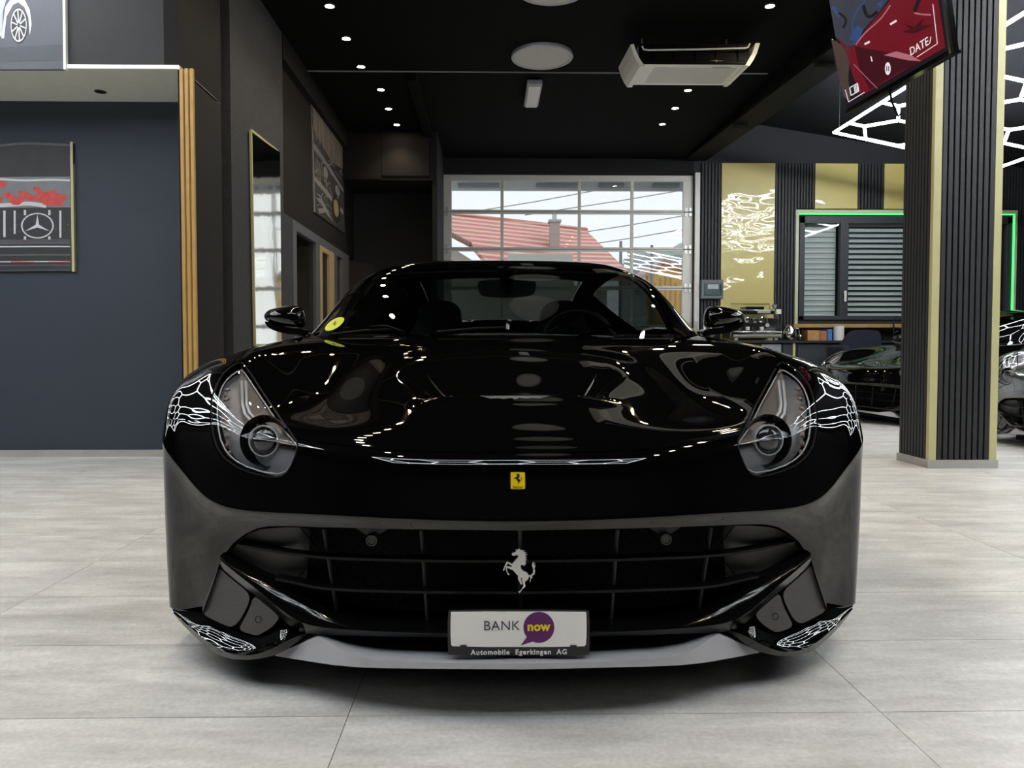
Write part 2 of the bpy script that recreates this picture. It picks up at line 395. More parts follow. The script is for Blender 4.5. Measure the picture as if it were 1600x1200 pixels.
B().box((-4.49,9.2,1.5), (-4.47,9.62,1.62), .004).build('panel', mat('orange_sign_glow', (1,.4,.1), .4, emit=1.4, ecol=(1,.3,.06)), sg)
tag(B().prism([(-3.2,9.0,.0),(-3.2,9.5,.0),(-3.2,9.5,1.05),(-3.2,9.35,1.2),(-3.2,9.0,1.05)], (.12,0,0)).build('office_chair_back', M_anthracite), 'dark office chair back behind the office window', 'chair')
# ---- box at the far left, pier, dark recess
YX = 10.5; xr = atY(676,240,YX)[0]; zb = atY(620,281,YX)[2]
bx = empty('wall_cupboard', ((XL+xr)/2,YX,zb), 'black overhead cupboard with two flat doors beside the gate', 'cupboard')
B().box((XW,YX+.02,zb), (xr,YB,ZC-.002)).build('body', M_brownblack, bx)
xm = atY(596,240,YX)[0]
B().box((XW+.01,YX,zb+.01), (xm-.004,YX+.02,ZC-.03)).build('door', M_brownblack, bx)
B().box((xm+.004,YX,zb+.06), (xr-.05,YX+.02,ZC-.03)).build('door', M_brownblack, bx)
st(B().box((XW-.1,11.4,0), (xr,11.5,zb)).build('wall_recess', mat('black_recess_paint', (.010,.011,.013), .8)))
st(B().box((xr-.01,YX+.05,0), (xr+.06,YB,ZC)).build('wall_pier', M_felt))
# ---- back wall around the gate
D0 = atY(690,400,YB)[0]; D1 = atY(1083,400,YB)[0]; DT = atY(880,272,YB)[2]
M_blackwall = mat('black_back_wall', (.006,.006,.007), .85)
st(B().box((xr+.02,YB,0), (D0,YB+.2,ZC)).build('wall_back_left', M_blackwall))
st(B().box((D0,YB,DT), (D1,YB+.2,4.8)).build('wall_back_lintel', M_blackwall))
M_bayback = mat('dark_blue_grey_wall', (.015,.016,.021), .7, bump=.08, scale=4)
PT = atY(1270,256,YB)[2]
WX0 = atY(1250,340,YB-.03)[0]; WX1 = atY(1583,340,YB-.03)[0]; WZ0 = atY(1300,500,YB)[2]; WZ1 = atY(1300,338,YB)[2]
st(B().box((D1,YB,0), (WX0,YB+.2,4.8)).build('wall_back_right', M_bayback))
st(B().box((WX1,YB,0), (9.7,YB+.2,4.8)).build('wall_back_far_right', M_bayback))
st(B().box((WX0,YB,WZ1), (WX1,YB+.2,4.8)).build('wall_back_over_window', M_bayback))
st(B().box((WX0,YB,0), (WX1,YB+.2,WZ0)).build('wall_back_under_window', M_bayback))
# ---- sectional gate
gate = st(empty('door_2', ((D0+D1)/2,YB+.05,0))); gate['label'] = 'glazed sectional gate with aluminium frame'
def gx(px): return atY(px, 400, YB+.04)[0]
cols = [gx(690), gx(784.5), gx(905), gx(987), gx(1083)]
rails = [atY(800,y,YB+.04)[2] for y in (274,331,389.5,450)]
step = rails[2]-rails[3]
while rails[-1]-step > .1: rails.append(rails[-1]-step)
rails.append(.03)
gy0, gy1 = YB+.03, YB+.07
sl, sr = gx(706), gx(1066)
for r_i, z in enumerate(rails):
    h_ = .05 if r_i == 0 else .035
    z_ = z-.045 if r_i == 0 else z
    B().box((D0+.0,gy0,z_-h_), (D1,gy1,z_+h_), .006).build('rail', M_alu, gate)
    if 0 < r_i < len(rails)-1: B().box((D0,gy0-.006,z_-.004), (D1,gy0,z_+.004)).build('joint', M_anthracite, gate)
for a_, b_ in ((D0, sl), (sr, D1)):
    B().box((a_,gy0-.004,0), (b_,gy1,rails[0]-.09), .006).build('stile', M_alu, gate)
for cpx in (784.5, 905, 987):
    B().box((gx(cpx)-.025,gy0-.002,0), (gx(cpx)+.025,gy1-.002,rails[0]-.09), .005).build('mullion', M_alu, gate)
ce = [sl, gx(784.5), gx(905), gx(987), sr]
for i in range(4):
    for j in range(len(rails)-1):
        B().box((ce[i],YB+.050,rails[j+1]), (ce[i+1],YB+.054,rails[j])).build('pane', M_pane, gate)
for z in rails[1:-1]:
    for xx in (sl-.08, sr+.05, sr+.125):
        h = B().box((xx-.022,gy0-.014,z-.075), (xx+.022,gy0-.005,z+.075), .004)
        h.tube([(xx-.03,gy0-.016,z),(xx+.03,gy0-.016,z)], .012, 8); h.build('hinge', M_steel, gate)
B().box((D0-.03,YB-.05,0), (D0+.012,YB+.02,DT+.02)).build('track', M_steel, gate)
B().box((D1+.01,YB-.06,0), (D1+.09,YB+.0,DT+.02)).build('track', M_alu, gate)
# dark lamp housings seen through the top panes come from the canopy outside
can = empty('outside_canopy', (1.2,15.5,4.2), 'grey canopy edge with tube lamps outside the gate', 'canopy')
zc_ = atY(900,281,15.5)[2]
B().box((-3,14.2,zc_+.32), (6,16.0,zc_+.42)).build('roof_slab', mat('canopy_grey', (.7,.71,.73), .7), can)
B().box((-3,15.9,atY(900,299,16)[2]), (6,16.0,zc_+.42)).build('fascia', mat('canopy_fascia_grey', (.78,.79,.80), .7), can)
for x_ in (-2.9,5.9): B().box((x_-.06,15.9,-.12), (x_+.06,16.0,zc_+.32)).build('post', M_alu, can)
for a_, b_ in ((715,780),(838,905),(935,975),(1020,1062)):
    pa = atY(a_,288,15.8); pb = atY(b_,288,15.8)
    B().box((pa[0],15.78,pa[2]-.035), (pb[0],15.88,pa[2]+.035), .01).build('tube_lamp', mat('canopy_lamp_grey', (.32,.33,.35), .6), can)
# ---- right bay cladding : slats and yellow panels
ZF = PT
def bx_(px): return atY(px, 300, YB-.02)[0]
def gold_panel_material():
    m = mat('gold_acrylic', (.70,.59,.20), .35, coat=1., var=.03, scale=2, croug=.02)
    n = m.node_tree.nodes; l = m.node_tree.links; b = n['Principled BSDF']
    tc = n.new('ShaderNodeTexCoord'); nz = n.new('ShaderNodeTexNoise'); nz.inputs['Scale'].default_value = 1.7; nz.inputs['Detail'].default_value = .6
    mp = n.new('ShaderNodeMapping'); mp.inputs['Scale'].default_value = (1.,1.,2.6); l.new(tc.outputs['Object'], mp.inputs[0]); l.new(mp.outputs[0], nz.inputs['Vector'])
    bp = n.new('ShaderNodeBump'); bp.inputs['Strength'].default_value = .45; bp.inputs['Distance'].default_value = .05
    l.new(nz.outputs['Fac'], bp.inputs['Height']); l.new(bp.outputs[0], b.inputs['Coat Normal'])
    return m
M_goldpanel = gold_panel_material()
zcounter = atY(1180,531,YB-.6)[2]
clad = [('s',1096,1127,0,ZF), ('y',1127,1211,0,ZF), ('s',1211,1246,0,ZF), ('s',1246,1273,WZ1+.12,ZF), ('y',1273,1340,WZ1+.12,ZF), ('s',1340,1381,WZ1+.12,ZF), ('y',1381,1440,WZ1+.12,ZF),
        ('s',1440,1500,WZ1+.12,ZF), ('y',1500,1545,WZ1+.12,ZF), ('s',1545,1592,WZ1+.12,ZF), ('s',1592,1672,0,ZF)]
names = {'s':('slat_panel','black vertical slat panel'), 'y':('gold_panel','glossy yellow gold wall panel')}
lab = ['black slat panel just right of the gate, behind the meter box','tall yellow gold wall panel between two slat panels, above the coffee machine','black slat panel left of the green lit window','short black slat panel above left end of the green lit window','square yellow gold panel above the window, left of the short slats','short black slat panel between two yellow panels above the window','yellow gold panel above the window, half hidden by the pillar','black slat panel above the window, behind the pillar','yellow gold panel above the window behind the pillar right side','black slat panel above the right end of the window','black slat wall right of the green lit window']
for k_, (t, a_, b_, z0, z1) in enumerate(clad):
    xa, xb = bx_(a_), bx_(b_)
    e = empty(names[t][0], ((xa+xb)/2,YB-.02,z0), lab[k_], 'wall panel')
    if t == 'y':
        B().box((xa+.004,YB-.03,z0), (xb-.004,YB-.005,z1), .002).build('sheet', M_goldpanel, e)
    else:
        B().box((xa,YB-.012,z0), (xb,YB-.001,z1)).build('backing', M_felt, e)
        n = max(1, int(round((xb-xa)/.052))); w = (xb-xa)/n; me = None
        for i in range(n):
            if me is None:
                o = B().box((xa+.004,YB-.034,z0), (xa+w-.016,YB-.012,z1)).build('slat', M_darkslat, e); me = o.data; l0 = o.location.copy()
            else:
                o = link('slat', me, None, e); o.location = (w*i,0,0)
# ---- window with roller shutter and green LED surround
wn_ = st(empty('window_1', ((WX0+WX1)/2,YB,WZ0)))
fy0, fy1 = YB-.03, YB+.05
def fr(a_, b_, nm='frame'): return B().box(a_, b_, .006).build(nm, M_anthracite, wn_)
fr((WX0,fy0,WZ1-.12),(WX1,fy1,WZ1)); fr((WX0,fy0,WZ0),(WX1,fy1,WZ0+.07)); fr((WX0,fy0,WZ0),(WX0+.09,fy1,WZ1)); fr((WX1-.09,fy0,WZ0),(WX1,fy1,WZ1))
mul = [atY(1318,400,YB)[0], atY(1424,400,YB)[0], atY(1500,400,YB)[0]]
for m_ in mul: fr((m_-.07,fy0-.004,WZ0), (m_+.07,fy1,WZ1), 'mullion')
edges = [WX0+.09] + [q for m_ in mul for q in (m_-.07, m_+.07)] + [WX1-.09]
for i in range(0, len(edges), 2):
    B().box((edges[i],YB+.0,WZ0+.07), (edges[i+1],YB+.005,WZ1-.12)).build('pane', M_pane, wn_)
    B().box((edges[i]-.10,YB+.17,WZ0-.05), (edges[i+1]+.10,YB+.175,WZ1+.05)).build('added_dark_backing', M_anthracite, wn_)  # added dark sheet, keeps sky light out of the slat gaps
    z = WZ0+.07; me = None; k = 0; hs_l = .078 if i == 0 else .050
    while z < WZ1-.12:
        if me is None:
            o = B().prism([(edges[i],YB+.13,z),(edges[i],YB+.138,z),(edges[i],YB+.150,z+hs_l*.5),(edges[i],YB+.138,z+hs_l),(edges[i],YB+.13,z+hs_l),(edges[i],YB+.142,z+hs_l*.5)], (edges[i+1]-edges[i],0,0)).build('shutter_slat', M_shutter, wn_); me = o.data
        else:
            o = link('shutter_slat', me, None, wn_); o.location = (0,0,k*.088)
        z += .088; k += 1
hx = atY(1319,462,fy0)[0]
hz = atY(1319,462,fy0)[2]
B().box((hx-.02,fy0-.05,hz-.10), (hx+.02,fy0-.03,hz+.08), .008).box((hx-.014,fy0-.04,hz+.02), (hx+.014,fy0,hz+.06), .004).build('handle', M_white, wn_)
M_surround = mat('cream_window_surround', (.62,.64,.42), .5)
for a_, b_ in (((WX0-.07,YB-.04,WZ1+.05),(WX1+.07,YB-.005,WZ1+.10)), ((WX0-.07,YB-.04,.0),(WX0-.02,YB-.005,WZ1+.05)), ((WX1+.02,YB-.04,.0),(WX1+.07,YB-.005,WZ1+.05))):
    B().box(a_, b_).build('surround', M_surround, wn_)
gl = empty('green_light_strip', ((WX0+WX1)/2,YB-.03,WZ1), 'glowing green light strip around the shuttered window', 'light strip')
B().box((WX0-.02,YB-.05,WZ1+.022), (WX1+.02,YB-.034,WZ1+.040)).build('top_strip', M_green_led, gl)
B().box((WX1-.005,YB-.05,WZ0), (WX1+.02,YB-.034,WZ1+.012)).build('side_strip', M_green_led, gl)
# ---- pillar
PX0 = atZ(1450,731,0); PY0 = PX0[1]; pxa = PX0[0]; pxb = atY(1556,731,PY0)[0]; PY1 = PY0+.36
pil = empty('slatted_pillar', ((pxa+pxb)/2,PY0,0), 'square pillar clad in black slats with pale gold corner strips', 'pillar')
B().box((pxa+.02,PY0+.02,0), (pxb-.02,PY1,4.6)).build('core', M_felt, pil)
zbb = .055
B().box((pxa-.012,PY0-.016,0), (pxb+.006,PY1+.01,zbb), .003).build('skirting', M_base, pil)
cw = .052
for a_ in (pxa, pxb-cw): B().box((a_,PY0-.004,zbb), (a_+cw,PY0+.03,4.6)).build('corner_strip', M_paleyellow, pil)
n = 9; w = (pxb-pxa-2*cw)/n
for i in range(n): B().box((pxa+cw+i*w+.006,PY0-.006,zbb), (pxa+cw+(i+1)*w-.006,PY0+.02,4.6), .001).build('slat', M_darkslat, pil)
n = 9; w = (PY1-PY0-.03)/n
for i in range(n): B().box((pxa-.004,PY0+.03+i*w,zbb), (pxa+.02,PY0+.03+(i+1)*w-.010,4.6), .001).build('slat', M_darkslat, pil)

# =================================================================== LIGHT FITTINGS
def hexlight(name, P1, A, Bv, la, lb, label, joined=False, side=.46, ox=-.02, oy=.02):
    """honeycomb of tubes inside the rectangle P1 + a*A + b*Bv"""
    P1 = np.array(P1, float); A = np.array(A, float); A /= np.linalg.norm(A); Bv = np.array(Bv, float); Bv /= np.linalg.norm(Bv)
    e = empty(name, P1, label, 'ceiling light', 'honeycomb ceiling lights')
    segs = [((0,0),(la,0)), ((la,0),(la,lb)), ((la,lb),(0,lb)), ((0,lb),(0,0))]
    s3 = math.sqrt(3)*side; E = set(); key = lambda p: (round(p[0],3), round(p[1],3))
    for i in range(-2, int(la/(1.5*side))+3):
        for j in range(-2, int(lb/s3)+3):
            cx, cy = i*1.5*side+ox, j*s3+(s3/2 if i % 2 else 0)+oy
            pts = [key((cx+side*math.cos(math.pi/3*k), cy+side*math.sin(math.pi/3*k))) for k in range(6)]
            for k in range(6): E.add(tuple(sorted((pts[k], pts[(k+1)%6]))))
    for (a, b) in E:
        t0, t1 = 0., 1.; d = (b[0]-a[0], b[1]-a[1]); ok = True
        for q, dd, lim in ((a[0],d[0],la), (a[1],d[1],lb)):
            if abs(dd) < 1e-9: ok &= 0 < q < lim; continue
            u0, u1 = sorted(((0-q)/dd, (lim-q)/dd)); t0 = max(t0,u0); t1 = min(t1,u1)
        if ok and t1-t0 > .12: segs.append(((a[0]+d[0]*t0,a[1]+d[1]*t0), (a[0]+d[0]*t1,a[1]+d[1]*t1)))
    me = None; bb = B()
    for (a, b) in segs:
        pa = P1+A*a[0]+Bv*a[1]; pb = P1+A*b[0]+Bv*b[1]; L = np.linalg.norm(pb-pa)
        if joined: bb.tube([pa,pb], .017, 6); continue
        if me is None:
            b0 = B().tube([(0,0,0),(0,0,1)], .018, 8); me = bpy.data.meshes.new('tube'); me.from_pydata(b0.v, [], b0.f); me.materials.append(M_led_white)
        o = link('tube', me, None, e); o.location = Vector(pa-P1); o.scale = (1,1,L)
        o.rotation_mode = 'QUATERNION'; o.rotation_quaternion = Vector((0,0,1)).rotation_difference(Vector(pb-pa))
    if joined: bb.build('tubes', M_led_white, e)
    for a, b in ((.05,.05),(la-.05,.05),(la-.05,lb-.05),(.05,lb-.05),(.05,lb/2),(la-.05,lb/2)):
        p = P1+A*a+Bv*b; B().tube([p, (p[0],p[1],(zr(p[0]) if p[0] > XBEAM else ZC))], .003, 5).build('wire', M_steel, e)
    return e
P1 = atY(1303,207,10.); P2 = atY(1560,262,10.)
hexlight('honeycomb_light', P1, P2-P1, (0,-1,0), float(np.linalg.norm(P2-P1)), 5.2, 'glowing white honeycomb tube light hanging over the right bay')
hexlight('honeycomb_light', (-5.95,4.65,3.5), (1,0,0), (0,-1,0), 3.15, 3.6, 'white honeycomb tube light over the left bay, out of view', True)
hexlight('honeycomb_light', (3.6,4.6,3.55), P2-P1, (0,-1,0), 2.8, 3.5, 'white honeycomb tube light beside the camera on the right', True)
hexlight('honeycomb_light', (-2.1,.62,3.55), (1,0,0), (0,-1,0), 4.2, .95, 'added white honeycomb fill light above and just behind the camera, out of view', True)  # added unseen fill light, brightens the number plate and car front
# recessed warm spots
def downlight(x, y, label):
    e = empty('downlight', (x,y,ZC-.012), label, 'downlight', 'warm recessed ceiling downlights')
    B().lathe([(.040,.0),(.055,.0),(.058,.012),(.04,.012)], (x,y,ZC-.012), 'z', 20).build('ring', M_counter, e)
    B().lathe([(.0,.003),(.042,.003)], (x,y,ZC-.012), 'z', 20).build('lens', M_warm, e)
    ld = bpy.data.lights.new('downlight_beam', 'SPOT'); ld.energy = 24; ld.color = (1,.86,.66); ld.spot_size = math.radians(110); ld.spot_blend = .8; ld.shadow_soft_size = .04
    lo = bpy.data.objects.new('downlight_beam', ld); COL.objects.link(lo); lo.parent = e; lo.location = (0,0,-.02)
HCEIL = ZC-HC
seen = [(515,8),(541,59),(564,103),(595,139),(607,169),(620,194)]
nth = ['nearest','second nearest','third nearest','fourth nearest','fifth nearest','farthest']
for k,(a_,b_) in enumerate(seen):
    p = atZ(a_,b_,ZC); downlight(p[0], p[1], f'{nth[k]} warm downlight of the left ceiling row')
pL = atZ(515,8,ZC); pR = atZ(1203,8,ZC)
rs = [('nearest warm downlight of the right ceiling row, before the air conditioner',(1203,8)),('warm downlight right behind the air conditioner',(1075,140)),('second farthest warm downlight of the right ceiling row',(1055,168)),('farthest warm downlight of the right ceiling row',(1035,193))]
for la_, (a_,b_) in rs:
    p = atZ(a_,b_,ZC); downlight(p[0], p[1], la_)
for k in range(1,9):
    downlight(pL[0], pL[1]-.7*k, 'warm downlight of the left ceiling row above the camera, out of view')
    downlight(pR[0]-.06*min(k,4), pR[1]-.7*k, 'warm downlight of the right ceiling row above the camera, out of view')
# round flat lamps (off)
M_disc = mat('opal_lamp_disc', (.55,.55,.52), .5)
M_ring = mat('grey_lamp_ring', (.40,.41,.43), .35, metal=.4)
pa = atZ(847,90,ZC-.03)
lbl = ['round flat grey ceiling lamp beside the air conditioner, whole','round flat grey ceiling lamp cut by the top of the picture']
for k in range(5):
    y = pa[1]-1.5*k; e = empty('round_ceiling_lamp', (pa[0]-.02*k,y,ZC-.04), lbl[k] if k < 2 else 'round flat ceiling lamp above the camera, out of view', 'ceiling lamp', 'round flat ceiling lamps')
    B().lathe([(.0,.008),(.285,.0)], (pa[0]-.02*k,y,ZC-.032), 'z', 48).build('diffuser', M_disc, e)
    B().lathe([(.285,.0),(.30,-.008),(.325,-.004),(.33,.012),(.325,.032),(.30,.032)], (pa[0]-.02*k,y,ZC-.032), 'z', 48).build('ring', M_ring, e, smooth=True, auto=40)
# emergency lamp box
pe = atZ(833,150,ZC-.08); e = empty('emergency_lamp', (pe[0],pe[1],ZC-.09), 'small rectangular white emergency lamp on the black ceiling', 'lamp')
B().box((pe[0]-.095,pe[1]-.38,ZC-.09), (pe[0]+.085,pe[1]+.38,ZC-.02), .015).build('housing', M_ring, e)
B().box((pe[0]-.075,pe[1]-.35,ZC-.105), (pe[0]+.065,pe[1]+.35,ZC-.088), .01).build('diffuser', mat('white_lamp_cover', (.8,.82,.82), .5), e)
B().box((pe[0]-.05,pe[1]-.2,ZC-.02), (pe[0]+.05,pe[1]+.2,ZC)).build('mount', M_counter, e)
# =================================================================== THE CAR
CX, YNOSE = .069, 1.56
M_paint = mat('black_car_paint', (.0016,.0015,.0015), .02, var=.02, spec=.55)
M_matte = mat('matte_grey_plastic', (.070,.068,.069), .42, var=.05)
M_gloss = mat('gloss_black_plastic', (.003,.003,.003), .12)
M_mesh = mat('black_grille_mesh', (.002,.002,.002), .6, spec=.15)
M_slat = mat('black_grille_slat', (.003,.003,.003), .3, spec=.22)
M_rubber = mat('black_rubber', (.004,.004,.004), .7, spec=.15)
M_lip = mat('grey_satin_lip', (.46,.46,.49), .4)
M_lens = glassmat('headlight_glass', (.94,.95,.96))
M_screen = glassmat('windscreen_glass', (.30,.33,.32))
M_housing = mat('headlight_housing', (.24,.24,.255), .4)
M_bronze = mat('headlight_bezel', (.17,.148,.132), .4)
M_light = mat('clear_light_guide', (.50,.50,.52), .2)
M_amber = mat('amber_reflector', (.20,.13,.10), .3)
M_leather = mat('black_leather', (.010,.011,.012), .5, bump=.2, scale=30)
M_dash = mat('dashboard_vinyl', (.012,.013,.013), .6)

class Surf:
    def __init__(s, V, N, UV, T): s.V, s.N, s.UV, s.T = V, N, UV, T
    def clip(s, f):
        """keep the side f >= 0, cutting triangles along f = 0"""
        f = np.asarray(f, float); sg = f[s.T] >= 0; k = sg.sum(1)
        T = [tuple(t) for t in s.T[k == 3]]; V = list(s.V); N = list(s.N); U = list(s.UV); cache = {}
        def cut(a, b):
            q = (min(a,b), max(a,b))
            if q not in cache:
                t = f[a]/(f[a]-f[b]); cache[q] = len(V); V.append(s.V[a]*(1-t)+s.V[b]*t)
                n = s.N[a]*(1-t)+s.N[b]*t; N.append(n/np.linalg.norm(n)); U.append(s.UV[a]*(1-t)+s.UV[b]*t)
            return cache[q]
        for t in s.T[(k > 0) & (k < 3)]:
            out = []
            for i in range(3):
                a, b = t[i], t[(i+1)%3]
                if f[a] >= 0: out.append(a)
                if (f[a] >= 0) != (f[b] >= 0): out.append(cut(a,b))
            for i in range(1, len(out)-1): T.append((out[0], out[i], out[i+1]))
        V = np.array(V); N = np.array(N); U = np.array(U); T = np.array(T, int).reshape(-1,3)
        use = np.unique(T); mp = np.full(len(V), -1); mp[use] = np.arange(len(use))
        return Surf(V[use], N[use], U[use], mp[T])
    def offset(s, d): return Surf(s.V - s.N*d, s.N, s.UV, s.T)
    def px(s): return proj(s.V)
    def rim_edges(s):
        E = {}
        for t in s.T:
            for i in range(3):
                a, b = int(t[i]), int(t[(i+1)%3]); E[(a,b)] = 1
        return [(a,b) for (a,b) in E if (b,a) not in E]
    def build(s, name, m, parent, rim=.010, both=True, side=None, keepcentre=True):
        """both: mirror into one mesh; side=+1/-1: only that side (source is the left, x<CX)"""
        V = [s.V]; N = [s.N]; T = [s.T]
        re = [e for e in s.rim_edges() if abs(s.V[e[0]][0]-CX) > 1e-4 or abs(s.V[e[1]][0]-CX) > 1e-4] if rim else []
        if re:
            a = np.array([e[0] for e in re]); b = np.array([e[1] for e in re])
            pa, pb = s.V[a], s.V[b]; qa, qb = pa - s.N[a]*rim, pb - s.N[b]*rim
            nn = np.cross(pb-pa, s.N[a]); ln = np.linalg.norm(nn, axis=1, keepdims=True); nn = nn/np.maximum(ln, 1e-9)
            k = sum(map(len, V)); n = len(re); V += [pa, pb, qb, qa]; N += [nn]*4
            i = np.arange(n); T += [np.stack([k+i+n, k+i, k+i+3*n], 1), np.stack([k+i+n, k+i+3*n, k+i+2*n], 1)]
        V = np.concatenate(V); N = np.concatenate(N); T = np.concatenate(T)
        if both or side == 1:
            Vm = V.copy(); Vm[:,0] = 2*CX-Vm[:,0]; Nm = N.copy(); Nm[:,0] *= -1; Tm = T[:,::-1]
            if both: T = np.concatenate([T, Tm+len(V)]); V = np.concatenate([V,Vm]); N = np.concatenate([N,Nm])
            else: V, N, T = Vm, Nm, Tm
        off = np.array(parent_origin(parent)); me = bpy.data.meshes.new(name)
        me.from_pydata((V-off).tolist(), [], T.tolist())
        me.polygons.foreach_set('use_smooth', [True]*len(me.polygons)); me.update()
        try: me.normals_split_custom_set_from_vertices(N.tolist())
        except Exception: pass
        return link(name, me, m, parent)

def spline_surface(rows, nu, nv, deform=None):
    """rows: [row][col] of (x from centre, s behind the nose, z); returns the left half as a Surf; UV in column / row units"""
    P = np.array(rows, float); nr, nc = P.shape[:2]
    L = P[:, 1:][:, ::-1].copy(); L[:,:,0] *= -1; F = np.concatenate([L, P], 1)
    dv = np.r_[0, np.cumsum(np.mean(np.linalg.norm(np.diff(P, axis=0), axis=2), axis=1)**.6)]
    du = np.r_[0, np.cumsum(np.mean(np.linalg.norm(np.diff(P, axis=1), axis=2), axis=0)**.6)]
    ku = np.r_[-du[1:][::-1], du]
    tv = np.linspace(0, dv[-1], nv); tu = np.linspace(0, du[-1], nu)
    Q = nspline(dv, F, tv); Q = nspline(ku, Q.transpose(1,0,2), tu).transpose(1,0,2)     # nv x nu x 3
    if deform is not None: Q = deform(Q)
    W = np.stack([CX-Q[:,:,0], YNOSE+Q[:,:,1], Q[:,:,2]], -1)
    gu = np.gradient(W, axis=1); gv = np.gradient(W, axis=0)
    gu[:,0] = np.stack([gu[:,0,0], 0*gu[:,0,0], 0*gu[:,0,0]], -1)
    N = np.cross(gv, gu); N /= np.maximum(np.linalg.norm(N, axis=2, keepdims=True), 1e-12)
    u = np.interp(tu, du, np.arange(nc)); v = np.interp(tv, dv, np.arange(nr))
    UV = np.stack(np.meshgrid(u, v), -1)
    i = np.arange(nv*nu).reshape(nv,nu); a,b,c,d = i[:-1,:-1].ravel(), i[:-1,1:].ravel(), i[1:,1:].ravel(), i[1:,:-1].ravel()
    T = np.concatenate([np.stack([a,c,b],1), np.stack([a,d,c],1)])
    # orient triangles with N
    V = W.reshape(-1,3); Nf = N.reshape(-1,3)
    fn = np.cross(V[T[:,1]]-V[T[:,0]], V[T[:,2]]-V[T[:,0]]); bad = (fn*Nf[T[:,0]]).sum(1) < 0; T[bad] = T[bad][:,::-1]
    return Surf(V, Nf, UV.reshape(-1,2), T)
def sdf_poly(pts, poly):
    """signed distance, positive inside"""
    p = np.asarray(pts); q = np.asarray(poly, float); d = np.full(len(p), 1e9); ins = np.zeros(len(p), bool)
    for i in range(len(q)):
        a, b = q[i], q[(i+1)%len(q)]; e = b-a; w = p-a
        t = np.clip((w@e)/(e@e), 0, 1); d = np.minimum(d, np.linalg.norm(w-t[:,None]*e, axis=1))
        c = (a[1] > p[:,1]) != (b[1] > p[:,1])
        with np.errstate(divide='ignore', invalid='ignore'): xi = a[0]+(p[:,1]-a[1])*e[0]/e[1]
        ins ^= c & (p[:,0] < xi)
    return np.where(ins, d, -d)
def rounded(poly, n=3, closed=True, r=.25):
    P = np.array(poly, float)
    for _ in range(n):
        if closed: Q = np.roll(P, -1, 0); P = np.stack([P*.75+Q*.25, P*.25+Q*.75], 1).reshape(-1, P.shape[1])
    return P

front = [  # rows bottom -> cowl ; columns centre -> side ; (x, s, z)
 [(0,.10,.12),(.29,.13,.12),(.50,.19,.12),(.69,.27,.12),(.785,.315,.122),(.85,.345,.123),(.905,.365,.124),(.937,.402,.126),(.960,.63,.13)],
 [(0,.05,.32),(.29,.08,.32),(.50,.15,.31),(.70,.245,.30),(.80,.292,.31),(.866,.33,.33),(.916,.36,.35),(.945,.40,.37),(.968,.577,.38)],
 [(0,.013,.424),(.29,.048,.424),(.50,.123,.417),(.695,.218,.406),(.804,.284,.432),(.868,.326,.480),(.917,.355,.525),(.944,.392,.557),(.969,.61,.50)],
 [(0,0,.446),(.29,.035,.446),(.50,.11,.439),(.69,.205,.430),(.80,.273,.459),(.865,.318,.508),(.915,.350,.552),(.944,.390,.583),(.969,.627,.54)],
 [(0,.004,.459),(.29,.039,.459),(.50,.1135,.452),(.69,.2075,.444),(.80,.2755,.472),(.865,.3215,.520),(.915,.354,.562),(.945,.395,.592),(.9693,.634,.549)],
 [(0,.018,.52),(.29,.050,.52),(.50,.129,.52),(.69,.224,.525),(.80,.298,.56),(.87,.355,.602),(.92,.395,.627),(.953,.435,.647),(.970,.68,.60)],
 [(0,.06,.590),(.29,.092,.592),(.50,.163,.602),(.68,.252,.622),(.79,.350,.656),(.87,.42,.680),(.93,.47,.694),(.963,.515,.703),(.971,.755,.66)],
 [(0,.25,.651),(.29,.28,.645),(.48,.34,.638),(.65,.42,.672),(.785,.51,.742),(.875,.565,.766),(.935,.615,.762),(.969,.665,.748),(.972,.815,.69)],
 [(0,.50,.717),(.28,.53,.703),(.46,.57,.682),(.63,.64,.697),(.805,.74,.806),(.885,.79,.806),(.94,.83,.783),(.971,.87,.75),(.972,.93,.715)],
 [(0,.75,.778),(.27,.77,.765),(.45,.80,.742),(.63,.85,.741),(.82,.92,.830),(.89,.95,.815),(.943,.98,.785),(.971,1.02,.755),(.972,1.06,.71)],
 [(0,1.0,.829),(.27,1.02,.818),(.45,1.05,.800),(.64,1.09,.801),(.825,1.15,.850),(.892,1.17,.825),(.943,1.19,.79),(.968,1.22,.76),(.972,1.24,.60)],
 [(0,1.25,.875),(.27,1.27,.870),(.46,1.30,.859),(.65,1.37,.857),(.83,1.47,.872),(.888,1.48,.84),(.935,1.49,.80),(.958,1.5,.76),(.965,1.5,.58)],
 [(0,1.45,.885),(.27,1.47,.885),(.46,1.50,.880),(.65,1.56,.876),(.83,1.66,.878),(.885,1.68,.85),(.93,1.69,.81),(.953,1.7,.76),(.962,1.7,.58)],
]
front[4] = [tuple(np.array(a_)+.36*(np.array(b_)-np.array(a_))) for a_, b_ in zip(front[3], front[4])]   # tight fold along the nose edge
def sst(a, b, x): t = np.clip((x-a)/(b-a), 0, 1); return t*t*(3-2*t)
VS = .43
def vent(Q):
    x, s, z = Q[:,:,0], Q[:,:,1], Q[:,:,2]
    half = .235 + .10*sst(VS, VS+.30, s)
    d = .020*sst(VS-.004, VS+.016, s)*(1-sst(VS+.05, VS+.50, s))*(1-sst(half-.03, half+.03, np.abs(x)))
    lip = .006*np.exp(-((s-VS+.03)/.03)**2)*(1-sst(.20,.30,np.abs(x)))
    R = Q.copy(); R[:,:,2] = z - d + lip; return R
SF = spline_surface(front, 170, 340, vent)
car = empty('sports_car', (CX,YNOSE+2.3,0), 'glossy black sports car facing the camera in the middle of the showroom', 'car')

